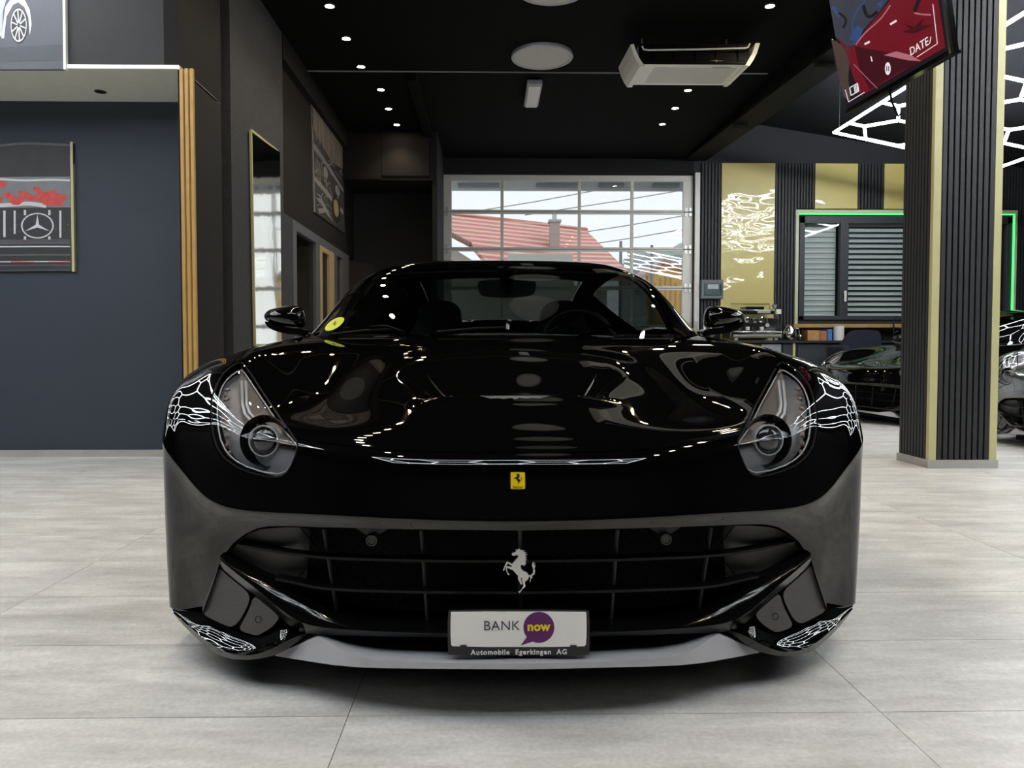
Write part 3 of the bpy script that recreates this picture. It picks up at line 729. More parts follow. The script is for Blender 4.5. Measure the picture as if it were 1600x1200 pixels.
# pixel outlines measured on the left half
HL = [(379,563),(400,594),(424,630),(448,666),(464,689),(464,700),(456,724),(446,741),(434,747),(412,745),(385,738),(362,727),(346,713),(336,697),(331,676),(329,650),(331,622),(338,598),(350,580),(366,568)]
MOUTH = [(820,829),(640,827),(520,824),(450,822),(420,822),(400,826),(380,836),(364,849),(351,866),(343,882),(334,908),(324,936),(317,957),(300,955.5),(268,949.5),(240,947),(240,1200),(820,1200)]
px = SF.px()
body = SF.clip(-sdf_poly(px, MOUTH))
def facing(S): return ((S.V-C0)*S.N).sum(1) < .02
def hl_f(S): return np.where(facing(S), sdf_poly(S.px(), HL), -30.)
lens = body.clip(hl_f(body)-1.2)
shell = body.clip(-hl_f(body)-1.6)
# bumper / upper split
def shut(S):
    p = S.px(); xs = [200,332,400,466,540,620,700,810,830]; ys = [655,657,672,685.5,697,704,706.5,707.5,707.5]
    return np.interp(p[:,0], xs, ys) - p[:,1]          # >0 above the line
f = shut(shell); bumper = shell.clip(-f-.7); upper = shell.clip(f-.7)
def hoodf(S):
    x = CX-S.V[:,0]; s = S.V[:,1]-YNOSE
    return np.interp(s, [.1,.55,.64,.75,1.0,1.5], [.60,.79,.822,.838,.846,.855]) - x
h = hoodf(upper); hood = upper.clip(h-.0016); fender = upper.clip(-h-.0016)
bumper.build('bumper', M_paint, car)
hood.build('bonnet', M_paint, car)
for sd in (-1, 1): fender.build('fender', M_paint, car, both=False, side=sd)
# dark liner right behind the panel gaps
lin = SF.clip(-sdf_poly(px, MOUTH)-4); lin = lin.clip(-hl_f(lin)-2).offset(.009)
lin.build('inner_shell', M_rubber, car, rim=0)

# ---- spots on the surface
PXV = SF.px()
def on_surf(x, y, S=None, P=None):
    S = S or SF; P = PXV if P is None else P
    if not hasattr(S, 'dep'): S.dep = np.linalg.norm(S.V-C0, axis=1); S.fac = facing(S)
    d = ((P-np.array([x,y]))**2).sum(1) + np.where(S.fac, 0, 1e6); c = np.argsort(d)[:60]
    c = c[d[c] < max(36., d[c[0]]*2)]; m = S.dep[c].min(); c = c[S.dep[c] < m+.12][:6]
    w = 1/(d[c]+1e-2); w /= w.sum()
    n = (S.N[c]*w[:,None]).sum(0); return (S.V[c]*w[:,None]).sum(0), n/np.linalg.norm(n)
def plan(x): return np.interp(abs(x), [0,.15,.29,.40,.50,.60,.69,.75,.80,.865,.915,.944,.97], [0,.010,.035,.067,.11,.158,.205,.241,.273,.318,.350,.390,.6])
def fp(px_, py_, off=0.):
    """point of the fascia, 'off' metres behind its outermost line"""
    Y = 1.7
    for _ in range(12): q = atY(px_, py_, Y); Y = YNOSE+plan(q[0]-CX)+off
    q = atY(px_, py_, Y)
    if px_ >= 810: q[0] = CX
    return q
def two(bb, name, m, **k):
    r = [bb.build(name, m, car, **k), bb.mirror(CX).build(name, m, car, **k)]; return r

# ---- headlights
for sd in (-1, 1):
    hd = empty('headlight', tuple(np.array(on_surf(400,660)[0])*np.array([1,1,1])) if sd < 0 else (2*CX-on_surf(400,660)[0][0],)+tuple(on_surf(400,660)[0][1:]))
    hd.location = Vector(hd.location) - parent_origin(car); hd.parent = car
    lens.build('lens', M_lens, hd, rim=.004, both=False, side=sd)
    hs = SF.clip(hl_f(SF)-.2).offset(.040); hs.build('housing', M_housing, hd, rim=-.037, both=False, side=sd)
    # outer seal
    ring = []
    for q in rounded(HL,2): ring.append(on_surf(*q)[0]-on_surf(*q)[1]*.004)
    def mk(bb): return bb if sd < 0 else bb.mirror(CX)
    mk(B().tube(ring, .0032, 6, closed=True)).build('seal', M_rubber, hd, smooth=True)
    inner = []
    for q in rounded([(400+(a-400)*.93, 665+(b-665)*.93) for a,b in HL],2): o_, n_ = on_surf(*q); inner.append(o_-n_*.014)
    mk(B().tube(inner, .0022, 6, closed=True)).build('trim_ring', M_light, hd, smooth=True)
    # upper bronze bezel
    def off_poly(poly, depth): 
        r = []
        for q in poly: o_, n_ = on_surf(*q); r.append(o_-n_*depth)
        return r
    mk(B().prism(off_poly([(378,562),(384,562),(406,590),(430,624),(454,660),(470,686),(462,690),(440,688),(418,681),(392,668),(377,650),(374,620),(375,590)], .018), (0,.010,0))).build('bezel', M_bronze, hd)
    # running light guide, an angled pair of bars
    for k_, dp in ((0,.005),(1,.005)):
        q = [(378+7*k_,594),(379+7*k_,630),(383+7*k_,646-3*k_),(394+5*k_,657-5*k_),(412,665-5*k_),(424,670-5*k_)]
        mk(B().tube([on_surf(*a)[0]-on_surf(*a)[1]*dp for a in q], .0042, 8)).build('light_guide', M_light, hd, smooth=True)
    # projector
    o_, n_ = on_surf(406,687); ax = Vector((n_[0]*.35, -1, .05)).normalized(); c_ = Vector(o_)-Vector(n_)*.012+Vector((0,.012,0))
    mk(B().lathe([(.064,.0),(.060,-.012),(.052,-.022),(.044,-.030)][::-1], c_, ax, 36)).build('projector_bowl', M_gloss, hd, smooth=True)
    mk(B().lathe([(.0355,-.012),(.0385,-.012),(.0385,.006),(.0355,.006)], c_, ax, 36)).build('projector_ring', M_light, hd, smooth=True, auto=40)
    mk(B().lathe([(.0,.014),(.012,.0125),(.024,.007),(.032,.0),(.035,-.006)], c_, ax, 36)).build('projector_lens', mat('projector_glass', (.02,.02,.024), .03, coat=1.), hd, smooth=True)
    # row of little markers along the outer edge
    for k_ in range(8):
        yy = 600+k_*15.5; xx = np.interp(yy, [590,640,700,720], [356,346,346,352])
        o_, n_ = on_surf(xx, yy); t_ = Vector(n_)
        mk(B().lathe([(.0,.006),(.006,.005),(.009,.0)], Vector(o_)-t_*.020, t_, 6)).build('marker_lamp', M_amber, hd)
    tag(hd)
# ---- mouth: side panels, slats, ribs, mesh, blade
sp_top = [fp(*a, off=o_) for a,o_ in (((345,872),.03),((352,861),.045),((366,847),.055),((384,835),.06),((406,827),.065),((440,824),.075),((470,824),.095),((498,826),.15))]
sp_bot = [fp(*a, off=o_) for a,o_ in (((345,876),.03),((360,886),.045),((380,897),.055),((400,908),.06),((415,914),.065),((430,920),.075),((455,928),.095),((500,936),.15))]
two(B().ruled(sp_top, sp_bot, 24, 8), 'duct_panel', mat('matte_mid_grey_plastic', (.085,.083,.083), .5), smooth=True)
sp = [fp(498,826,.16), fp(500,932,.16)]
two(B().ruled(sp, [fp(520,826,.30), fp(520,960,.30)], 6, 2), 'duct_edge', M_mesh)
def bar(pts, w, d, name, m, mirror_whole=True, n=30):
    """flat bar following a smooth line; continues symmetrically across the centre"""
    L = smooth_line(pts, n)
    if mirror_whole:
        R = L[::-1].copy(); R[:,0] = 2*CX-R[:,0]; L = np.concatenate([L, R[1:]])
    bb = B(); k = len(L); vs = []; fs = []
    for p in L:
        for dy, dz in ((0,-w/2),(0,w/2),(d*.3,w*.62),(d,w/2),(d,-w/2)): vs.append(p+np.array([0,dy,dz]))
    for i in range(k-1):
        for j in range(5): fs.append((i*5+j, i*5+(j+1)%5, (i+1)*5+(j+1)%5, (i+1)*5+j))
    fs += [(4,3,2,1,0), tuple((k-1)*5+j for j in range(5))]
    return bb.add(vs, fs).build(name, m, car, smooth=True, auto=35)
bar([fp(370,852,.020), fp(430,862,.035), fp(500,871,.05), fp(580,874.5,.05), fp(660,876.5,.05), fp(810,877.5,.05)], .006, .035, 'grille_slat', M_slat)
bar([fp(430,905,.025), fp(465,912,.04), fp(500,919,.05), fp(580,923.5,.05), fp(660,925.5,.05), fp(810,926.5,.05)], .006, .035, 'grille_slat', M_slat)
M_rib = mat('dark_grey_rib', (.030,.032,.035), .5)
for a_, b_ in (((506,827),(527,962)), ((658,829),(668,972))):
    two(B().tube([fp(*a_, off=.085), fp((a_[0]+b_[0])/2,(a_[1]+b_[1])/2, .085), fp(*b_, off=.085)], .0048, 6), 'grille_rib', M_rib)
B().tube([fp(811,829,.085), fp(811,960,.085)], .0048, 6).build('grille_rib', M_rib, car)
# mesh: diamond lattice joined, with dark back
lat = B(); XG = .60; z0, z1 = .20, .44; stp = .022
for sgn in (1,-1):
    k = -XG-.3
    while k < XG+.3:
        seg = []
        for z in (z0, z1):
            seg.append((k+sgn*(z-z0)*.9, z))
        pts = [(xx_, zz_) for xx_, zz_ in seg]
        if all(abs(q[0]) < XG for q in pts):
            lat.tube([(CX+q[0], YNOSE+plan(q[0])*.6+.145, q[1]) for q in ((pts[0]), ((pts[0][0]+pts[1][0])/2,(z0+z1)/2), (pts[1]))], .0015, 4, cap=False)
        k += stp
o = lat.build('grille_mesh', M_mesh, car); o['kind'] = 'stuff'
bk = [(CX+x_, YNOSE+plan(x_)*.6+.17, .46) for x_ in np.linspace(-.66,.66,15)]; bk2 = [(x_,y_,.10) for x_,y_,_ in bk]
B().ruled(bk, bk2, 28, 2).build('radiator', M_rubber, car)
# top closing shelf of the mouth
ed = [fp(*a, off=.020) for a in ((347,872),(364,849),(384,834),(404,825.5),(430,822),(520,824),(640,827),(811,829))]
ed2 = [np.array([p[0]*.94+CX*.06, p[1]+.20, p[2]+.004]) for p in ed]
two(B().ruled(ed, ed2, 30, 2), 'mouth_lining', M_rubber)
# parking sensors
for sx in (581, None):
    q = fp(581,844,.07); q = q if sx else np.array([2*CX-q[0],q[1],q[2]])
    s_ = empty('parking_sensor', tuple(Vector(q)-parent_origin(car))); s_.parent = car
    B().lathe([(.0,.004),(.0085,.004),(.0088,.001),(.0095,.006),(.013,.006),(.0145,.0),(.0145,-.03)], q, (0,-1,0)).build('sensor_ring', mat('grey_sensor', (.05,.05,.055), .4), s_)
    B().prism([q+np.array(t) for t in ((-.040,.012,.026),(.040,.012,.026),(.016,.012,.010),(-.016,.012,.010))], (0,.02,0)).build('bracket', M_rib, s_)
# blade under the mouth
bt = [fp(*a, off=o_) for a,o_ in (((344,868),.006),((380,890),.01),((420,914),.012),((460,938),.02),((500,958),.03),((540,972),.035),((600,979),.035),((700,983),.035),((811,984.5),.035))]
bm2 = [fp(*a, off=o_) for a,o_ in (((345,876),-.004),((372,898),-.006),((400,920),-.006),((436,950),-.004),((470,972),.006),((510,981),.016),((580,986),.02),((700,990),.02),((811,991.5),.02))]
bb_ = [fp(*a, off=o_) for a,o_ in (((343,884),.004),((368,906),.006),((396,928),.008),((432,958),.008),((462,984),.02),((505,992),.03),((580,994),.035),((700,996),.035),((811,997.5),.035))]
bl = B().ruled(smooth_line(bt,40), smooth_line(bm2,40), 40, 3, bulge=(0,-.003,.002)); bl.ruled(smooth_line(bm2,40), smooth_line(bb_,40), 40, 3)
bk3 = [p+np.array([0,.10,.004]) for p in smooth_line(bt,40)]; bl.ruled(bk3, smooth_line(bt,40), 40, 1)
two(bl, 'mouth_blade', M_gloss, smooth=True, auto=30)
# brake duct covers
cv1 = rounded([(341,886),(352,897),(372,913),(391,929),(387,948),(366,983),(340,972),(313,958),(322,932),(333,904)],2)
cv2 = rounded([(396,930),(416,946),(433,960),(436,967),(424,981),(405,992),(398,993),(372,985),(380,970),(391,949)],2)
duct = B().prism([fp(*a, off=.010) for a in cv1], (0,.02,0)); two(duct, 'duct_cover', M_matte)
tow = B().prism([fp(*a, off=.010) for a in cv2], (0,.02,0)); two(tow, 'tow_cover', M_matte)
q = fp(403.5,968,.004); cap_ = B().tube([q+np.array([.0068*math.cos(t),0,.0078*math.sin(t)]) for t in np.linspace(0,2*math.pi,20)[:-1]], .0009, 5, closed=True); two(cap_, 'cover_ring', M_rubber)
back = B().prism([fp(*a, off=.05) for a in ((343,868),(300,950),(345,1000),(400,1010),(450,985),(440,950),(380,895))], (0,.02,0)); two(back, 'duct_back', M_rubber)
edge_o = [fp(*a, off=.0) for a in ((343,880),(334,908),(324,936),(316,958))]; edge_i = [fp(a[0]+6,a[1]+3,.035) for a in ((343,880),(334,908),(324,936),(316,958))]
two(B().ruled(edge_o, edge_i, 12, 2), 'duct_return', M_gloss)
# glossy corner winglet, facing up
wt = [fp(*a, off=o_) for a,o_ in (((268,949),.022),((292,954),.024),((318,959),.024),((345,975),.024),((372,988),.022),((402,996),.018),((425,984),.022),((438,969),.030),((455,974),.035),((483,985),.045))]
wm = [fp(*a, off=o_) for a,o_ in (((271,958),.012),((285,970),.0),((305,987),-.012),((327,1004),-.020),((347,1016),-.024),((378,1024),-.024),((408,1020),-.020),((434,1009),-.014),((457,997),.0),((482,988),.032))]
wb = [fp(*a, off=o_) for a,o_ in (((272,960),.016),((284,974),.006),((303,993),-.004),((325,1012),-.012),((346,1025),-.016),((380,1031),-.016),((412,1028),-.012),((438,1020),-.006),((460,1006),.006),((482,990),.036))]
wg = B().ruled(smooth_line(wt,44), smooth_line(wm,44), 44, 8, bulge=(0,.004,-.004)); wg.ruled(smooth_line(wm,44), smooth_line(wb,44), 44, 2)
wbk = [p+np.array([0,.25,.01]) for p in smooth_line(wb,44)]; wg.ruled(smooth_line(wb,44), wbk, 44, 1)
two(wg, 'corner_winglet', M_paint, smooth=True, auto=40)
# silver lip
lt = [fp(*a, off=o_) for a,o_ in (((430,1023),.02),((455,1012),.02),((480,1001),.02),((497,994),.02),((510,1000),.015),((528,1012),.0),((552,1024),-.015),((590,1032),-.02),((680,1035.5),-.02),((811,1037),-.02))]
lb_ = [fp(*a, off=o_) for a,o_ in (((430,1025),.02),((455,1029),.008),((480,1033),.0),((500,1036),-.005),((520,1039),-.01),((540,1041),-.015),((565,1043),-.018),((600,1044),-.02),((680,1045),-.02),((811,1046),-.02))]
lp = B().ruled(lt, lb_, 60, 4); lp.ruled(lb_, [p+np.array([0,.25,.004]) for p in lb_], 60, 1); lp.ruled([p+np.array([0,.12,-.01]) for p in lt], lt, 60, 1)
two(lp, 'front_lip', M_lip, smooth=True, auto=35)
li = [fp(*a, off=.10) for a in ((470,984),(520,990),(700,994),(811,995))]; lj = [fp(*a, off=.10) for a in ((470,1035),(520,1040),(700,1042),(811,1042))]
two(B().ruled(li, lj, 20, 2), 'lower_intake', M_rubber)

# ---- greenhouse
green = [
 [(0,1.22,.862),(.28,1.25,.862),(.52,1.32,.860),(.72,1.42,.858),(.795,1.47,.862),(.868,1.54,.862)],
 [(0,1.50,1.035),(.27,1.52,1.033),(.50,1.565,1.03),(.695,1.63,1.018),(.772,1.675,.985),(.868,1.72,.875)],
 [(0,1.76,1.163),(.26,1.775,1.162),(.47,1.81,1.158),(.645,1.86,1.150),(.722,1.90,1.095),(.868,1.97,.885)],
 [(0,2.0,1.243),(.25,2.01,1.241),(.44,2.03,1.236),(.60,2.06,1.212),(.69,2.11,1.13),(.87,2.22,.892)],
 [(0,2.25,1.281),(.25,2.25,1.279),(.43,2.26,1.272),(.60,2.28,1.240),(.69,2.33,1.15),(.88,2.42,.898)],
 [(0,2.70,1.262),(.24,2.70,1.259),(.41,2.70,1.25),(.565,2.72,1.215),(.675,2.74,1.12),(.90,2.80,.905)],
 [(0,3.30,1.145),(.23,3.30,1.14),(.40,3.30,1.125),(.54,3.30,1.09),(.69,3.30,1.0),(.925,3.30,.905)],
 [(0,3.9,1.005),(.23,3.9,1.0),(.41,3.9,.99),(.57,3.88,.97),(.75,3.84,.94),(.94,3.8,.895)],
 [(0,4.4,.945),(.23,4.39,.943),(.42,4.37,.935),(.60,4.33,.92),(.78,4.26,.90),(.92,4.2,.86)],
]
SG = spline_surface(green, 110, 200)
U = SG.UV
ws = SG.clip(np.minimum.reduce([U[:,1]-.02, 2.72-.10*(U[:,0]/3)**2-U[:,1], 2.86-U[:,0]])); ws.build('windscreen', M_screen, car, rim=.004)
def outside(S, f): return S.clip(-f)
rest = SG.clip(-np.minimum.reduce([U[:,1]-.02, 2.76-.10*(U[:,0]/3)**2-U[:,1], 2.90-U[:,0]]))
U2 = rest.UV
sw_f = np.minimum.reduce([U2[:,0]-3.25, 4.85-U2[:,0], U2[:,1]-.95-(U2[:,0]-4)*.1, 5.4-U2[:,1]])
sidew = rest.clip(sw_f); rest = rest.clip(-sw_f-.02)
for sd in (-1,1): sidew.build('side_window', M_screen, car, rim=.004, both=False, side=sd)
U2 = rest.UV; rw_f = np.minimum.reduce([U2[:,1]-5.15, 6.75-U2[:,1], 2.5-U2[:,0]])
rearw = rest.clip(rw_f); rest = rest.clip(-rw_f-.02)
rearw.build('rear_window', M_screen, car, rim=.004)
rest.build('roof_shell', M_paint, car)
# ---- sides and tail
sides = []
for s_, xs, zs, xt in ((1.18,.962,.70,.960),(1.6,.957,.775,.935),(2.1,.945,.83,.905),(2.6,.945,.845,.91),(3.1,.965,.86,.93),(3.6,.985,.87,.945),(4.1,.965,.86,.94),(4.4,.915,.85,.90),(4.56,.82,.84,.80),(4.62,.40,.84,.40),(4.62,.0,.84,.0)):
    sides.append([(xs*.93,s_,.14),(xs*.985,s_,.20),(xs*.992,s_,.34),(xs,s_,.52),(xs*.995,s_,.68),(xs*.985,s_,.76),(xt,s_,zs+.04),(xt*.98,s_,zs+.06)])
sides_sw = [[sides[r][c] for c in range(8)] for r in range(len(sides))]
P_ = np.array(sides_sw); kr = np.arange(len(sides)); kc = np.arange(8)
Q_ = nspline(kr, P_, np.linspace(0, len(sides)-1, 140)); Q_ = nspline(kc, Q_.transpose(1,0,2), np.linspace(0,7,36)).transpose(1,0,2)
W_ = np.stack([CX-np.maximum(Q_[:,:,0],0), YNOSE+Q_[:,:,1], Q_[:,:,2]], -1)
gu, gv = np.gradient(W_, axis=1), np.gradient(W_, axis=0); N_ = np.cross(gu, gv); N_ /= np.maximum(np.linalg.norm(N_, axis=2, keepdims=True),1e-12)
N_[N_[:,:,0] > .2] *= -1
ii = np.arange(140*36).reshape(140,36); a,b,c,d = ii[:-1,:-1].ravel(), ii[:-1,1:].ravel(), ii[1:,1:].ravel(), ii[1:,:-1].ravel()
T_ = np.concatenate([np.stack([a,b,c],1), np.stack([a,c,d],1)]); Vf = W_.reshape(-1,3); Nf = N_.reshape(-1,3)
fn = np.cross(Vf[T_[:,1]]-Vf[T_[:,0]], Vf[T_[:,2]]-Vf[T_[:,0]]); bad = (fn*Nf[T_[:,0]]).sum(1) < 0; T_[bad] = T_[bad][:,::-1]
SS = Surf(Vf, Nf, np.zeros((len(Vf),2)), T_)
def arch(S, s0, r): return np.hypot(S.V[:,1]-YNOSE-s0, S.V[:,2]-.345)-r
SS = SS.clip(arch(SS,.95,.378)); SS = SS.clip(arch(SS,3.67,.388))
SS.build('side_body', M_paint, car, rim=.02)
B().box((CX-.72,YNOSE+.25,.10), (CX+.72,YNOSE+4.4,.16)).build('underbody', M_rubber, car)
B().box((CX-.60,YNOSE+.40,.16), (CX+.60,YNOSE+1.35,.55)).build('engine_bay', M_rubber, car)
# wheels
M_rim = mat('dark_alloy', (.05,.05,.055), .3, metal=.8)
for s0, xw in ((.95,.82),(3.67,.83)):
    for sg in (-1,1):
        c = (CX+sg*xw, YNOSE+s0, .345); w_ = empty('wheel', tuple(Vector(c)-parent_origin(car))); w_.parent = car
        B().lathe([(.25,-.12),(.30,-.13),(.335,-.115),(.345,-.06),(.345,.06),(.335,.115),(.30,.13),(.25,.12)], c, 'x', 40).build('tyre', M_rubber, w_, smooth=True, auto=40)
        rm = B().lathe([(.25,-.12),(.255,.0),(.25,.12),(.235,.115),(.235,-.115)], c, 'x', 40)
        for k in range(10):
            t = 2*math.pi*k/10; ct, st_ = math.cos(t), math.sin(t)
            rm.tube([(c[0]+sg*.085,c[1]+.05*ct,c[2]+.05*st_),(c[0]+sg*.10,c[1]+.245*ct,c[2]+.245*st_)], .014, 5)
        rm.lathe([(.0,.0),(.06,.0),(.06,.06),(.0,.07)], (c[0]+sg*.03,c[1],c[2]), (sg,0,0), 20); rm.build('rim', M_rim, w_)
        B().lathe([(.0,-.015),(.19,-.015),(.19,.015),(.0,.015)], (c[0]-sg*.02,c[1],c[2]), 'x', 32).build('brake_disc', M_steel, w_)
for sg in (-1,1):
    B().box((CX+sg*.62,YNOSE+.55,.16), (CX+sg*.60,YNOSE+1.35,.68)).build('arch_liner', M_rubber, car)
# tail lamps
for sg in (-1,1): B().lathe([(.0,.02),(.05,.015),(.065,.0)], (CX+sg*.62,YNOSE+4.55,.72), (0,1,0), 24).build('tail_lamp', mat('red_lamp', (.4,.01,.01), .2), car)
# ---- cabin
B().ruled([(CX-.74,YNOSE+1.42,.86),(CX-.4,YNOSE+1.30,.86),(CX,YNOSE+1.26,.86),(CX+.4,YNOSE+1.30,.86),(CX+.74,YNOSE+1.42,.86)], [(CX-.72,YNOSE+1.95,.87),(CX-.3,YNOSE+1.9,.87),(CX,YNOSE+1.88,.88),(CX+.3,YNOSE+1.9,.87),(CX+.72,YNOSE+1.95,.87)], 30, 6, bulge=(0,0,.02)).build('dashboard', M_dash, car, smooth=True)
B().box((CX-.72,YNOSE+1.86,.35), (CX+.72,YNOSE+1.92,.86)).build('dashboard_front', M_dash, car)
# instrument hood + steering wheel
SX = CX+.37
B().ruled([(SX-.24,YNOSE+1.72,.86),(SX-.12,YNOSE+1.72,.925),(SX,YNOSE+1.72,.94),(SX+.12,YNOSE+1.72,.925),(SX+.24,YNOSE+1.72,.86)], [(SX-.22,YNOSE+1.92,.86),(SX-.12,YNOSE+1.92,.93),(SX,YNOSE+1.92,.945),(SX+.12,YNOSE+1.92,.93),(SX+.22,YNOSE+1.92,.86)], 20, 4).build('instrument_hood', M_dash, car, smooth=True)
sw_ = empty('steering_wheel', tuple(Vector((SX,YNOSE+2.03,.84))-parent_origin(car))); sw_.parent = car
tl = math.radians(24)
B().tube([(SX+.185*math.cos(t), YNOSE+2.03+.185*math.sin(t)*math.sin(tl), .84+.185*math.sin(t)*math.cos(tl)) for t in np.linspace(0,2*math.pi,41)[:-1]], .016, 8, closed=True).build('rim', mat('steering_leather', (.02,.021,.022), .4), sw_, smooth=True)
spk = B()
for t in (0., math.pi, -math.pi/2): spk.tube([(SX,YNOSE+2.03,.84),(SX+.18*math.cos(t),YNOSE+2.03+.18*math.sin(t)*math.sin(tl),.84+.18*math.sin(t)*math.cos(tl))], .013, 6)
spk.lathe([(.0,-.02),(.06,-.02),(.065,.0),(.0,.02)], (SX,YNOSE+2.03,.84), (0,1,.3), 20); spk.build('spokes', M_leather, sw_)
for sg in (-1,1):
    x_ = CX+sg*.37; se = empty('seat', tuple(Vector((x_,YNOSE+2.55,.25))-parent_origin(car))); se.parent = car
    B().box((x_-.25,YNOSE+2.15,.25), (x_+.25,YNOSE+2.65,.42), .06).build('cushion', M_leather, se, smooth=True)
    pl = [(x_-.24,.40),(x_-.26,.62),(x_-.25,.80),(x_-.17,.92),(x_-.13,.98),(x_-.13,1.06),(x_-.07,1.11),(x_+.07,1.11),(x_+.13,1.06),(x_+.13,.98),(x_+.17,.92),(x_+.25,.80),(x_+.26,.62),(x_+.24,.40)]
    B().prism([(a,YNOSE+2.62+(b-.4)*.28,b) for a,b in rounded(pl,2)], (0,.11,0)).build('backrest', M_leather, se)
B().box((CX-.72,YNOSE+2.05,.16), (CX+.72,YNOSE+3.3,.22)).build('cabin_floor', M_dash, car)
B().box((CX-.70,YNOSE+3.0,.2), (CX+.70,YNOSE+3.05,.90)).build('bulkhead', M_dash, car)
B().box((CX-.74,YNOSE+3.0,.87), (CX+.74,YNOSE+4.2,.89)).build('parcel_shelf', M_dash, car)
# inner pillar trims and roof lining
RL = SG.clip(np.minimum.reduce([SG.UV[:,1]-2.62, 5.0-SG.UV[:,1], 3.1-SG.UV[:,0]])).offset(.03); RL.build('roof_lining', M_dash, car, rim=0)
PL = SG.clip(np.minimum.reduce([SG.UV[:,0]-2.86, 3.22-SG.UV[:,0], SG.UV[:,1]-.1, 5.2-SG.UV[:,1]])).offset(.03); PL.build('pillar_trim', M_dash, car, rim=0)
# rear-view mirror
mc = atY(792,451,YNOSE+1.92); rv = empty('rear_view_mirror', tuple(Vector(mc)-parent_origin(car))); rv.parent = car
B().prism([mc+np.array([a*1.25,0,b*1.2]) for a,b in rounded([(-.115,.02),(-.10,.035),(.10,.035),(.115,.02),(.105,-.025),(.06,-.035),(-.06,-.035),(-.105,-.025)],2)], (0,.03,0)).build('glass_body', mat('mirror_housing', (.05,.06,.058), .35), rv)
B().lathe([(.03,.0),(.035,.05),(.05,.10)], mc+np.array([0,-.02,.0]), (0,-.2,1), 16).build('stalk', M_gloss, rv)
# wipers
PG = SG.px()
def ong(x, y, lift=.01): o_, n_ = on_surf(x, y, SG, PG); return o_+n_*lift
w1 = empty('wiper', tuple(Vector(ong(780,517))-parent_origin(car))); w1.parent = car
B().tube([ong(683,521,.006), ong(740,518.5,.012), ong(800,516,.012), ong(860,514,.010)], .006, 6).build('blade', M_rubber, w1)
B().tube([ong(872,522,.012), ong(855,512,.024), ong(812,511,.024)], .007, 6).build('arm', M_gloss, w1)
w2 = empty('wiper', tuple(Vector(ong(590,521))-parent_origin(car))); w2.parent = car
B().tube([ong(520,525,.008), ong(570,521,.012), ong(612,518,.012)], .006, 6).build('blade', M_rubber, w2)
B().tube([ong(632,523,.01), ong(606,517,.022), ong(580,518,.022)], .006, 6).build('arm', M_gloss, w2)
# cowl strip under the windscreen
cw_ = [(x_, np.interp(x_,[0,.28,.52,.72,.8],[1.20,1.23,1.29,1.39,1.44])) for x_ in np.linspace(0,.8,14)]
cl = [(CX-a,YNOSE+b,.858) for a,b in cw_]; cl2 = [(CX-a,YNOSE+b+.10,.872) for a,b in cw_]
two(B().ruled(cl, cl2, 20, 2), 'cowl', M_rubber)

# bonnet outlet mesh
vb = [on_surf(x_,625)[0]+np.array([0,.002,.002]) for x_ in np.linspace(697,806,14)]; vb[-1][0] = CX; vt = [p_+np.array([0,.004,.0085]) for p_ in vb]
vm = mat('grey_outlet_mesh', (.13,.13,.13), .4, metal=.5)
r_ = B().ruled(vt, vb, 26, 1); m_ = r_.mirror(CX); r_.add(m_.v, m_.f); r_.build('outlet_mesh', vm, car)
ue = [(697,621),(690,616),(681,605),(674,596),(668,586)]
two(B().tube([on_surf(*q)[0]+on_surf(*q)[1]*.002 for q in ue], [.003,.003,.0026,.002,.001], 6), 'outlet_edge', M_gloss, smooth=True)
# ---- horse emblem outline, traced in its own units (1 unit = 1/1418 of a 130-pixel crop)
HORSE = [(540,395),(555,375),(600,355),(625,335),(600,315),(640,315),(665,295),(690,320),(770,330),(730,345),(800,365),(750,380),(810,400),(760,415),(805,450),(765,455),(800,485),(765,490),(790,520),(765,530),(795,560),(755,570),(765,595),(705,570),(692,600),(700,640),(740,680),(800,705),(825,745),(850,755),(875,745),(905,710),(905,640),(885,590),(890,550),(915,520),(912,570),(940,540),(924,592),(950,575),(930,630),(940,690),(925,740),(885,760),(900,800),(875,800),(860,865),(845,865),(860,810),(850,775),(832,776),(825,810),(800,840),(770,860),(765,890),(778,935),(765,955),(710,1000),(695,1035),(680,1052),(655,1050),(660,1025),(690,1010),(740,945),(735,910),(715,860),(720,800),(700,790),(705,850),(715,905),(695,912),(680,880),(650,820),(645,760),(600,710),(565,665),(530,655),(470,625),(460,640),(470,700),(500,735),(490,752),(475,740),(450,690),(435,610),(450,595),(540,610),(545,590),(500,570),(475,550),(425,620),(420,665),(400,677),(390,668),(405,630),(450,530),(475,520),(545,560),(600,500),(650,440),(660,415),(600,410),(560,420)]
hy = fp(810,890,.03)[1]
hp = [atY(750+a*130/1418, 830+b*110/1200, hy) for a,b in HORSE]
M_silver = mat('cast_silver', (.62,.61,.58), .25, metal=.7)
B().prism(hp, (0,.008,0)).build('horse_emblem', M_silver, car)
B().tube([atY(811,930,hy+.006), atY(811,860,hy+.006)], .004, 6).build('emblem_post', M_mesh, car)
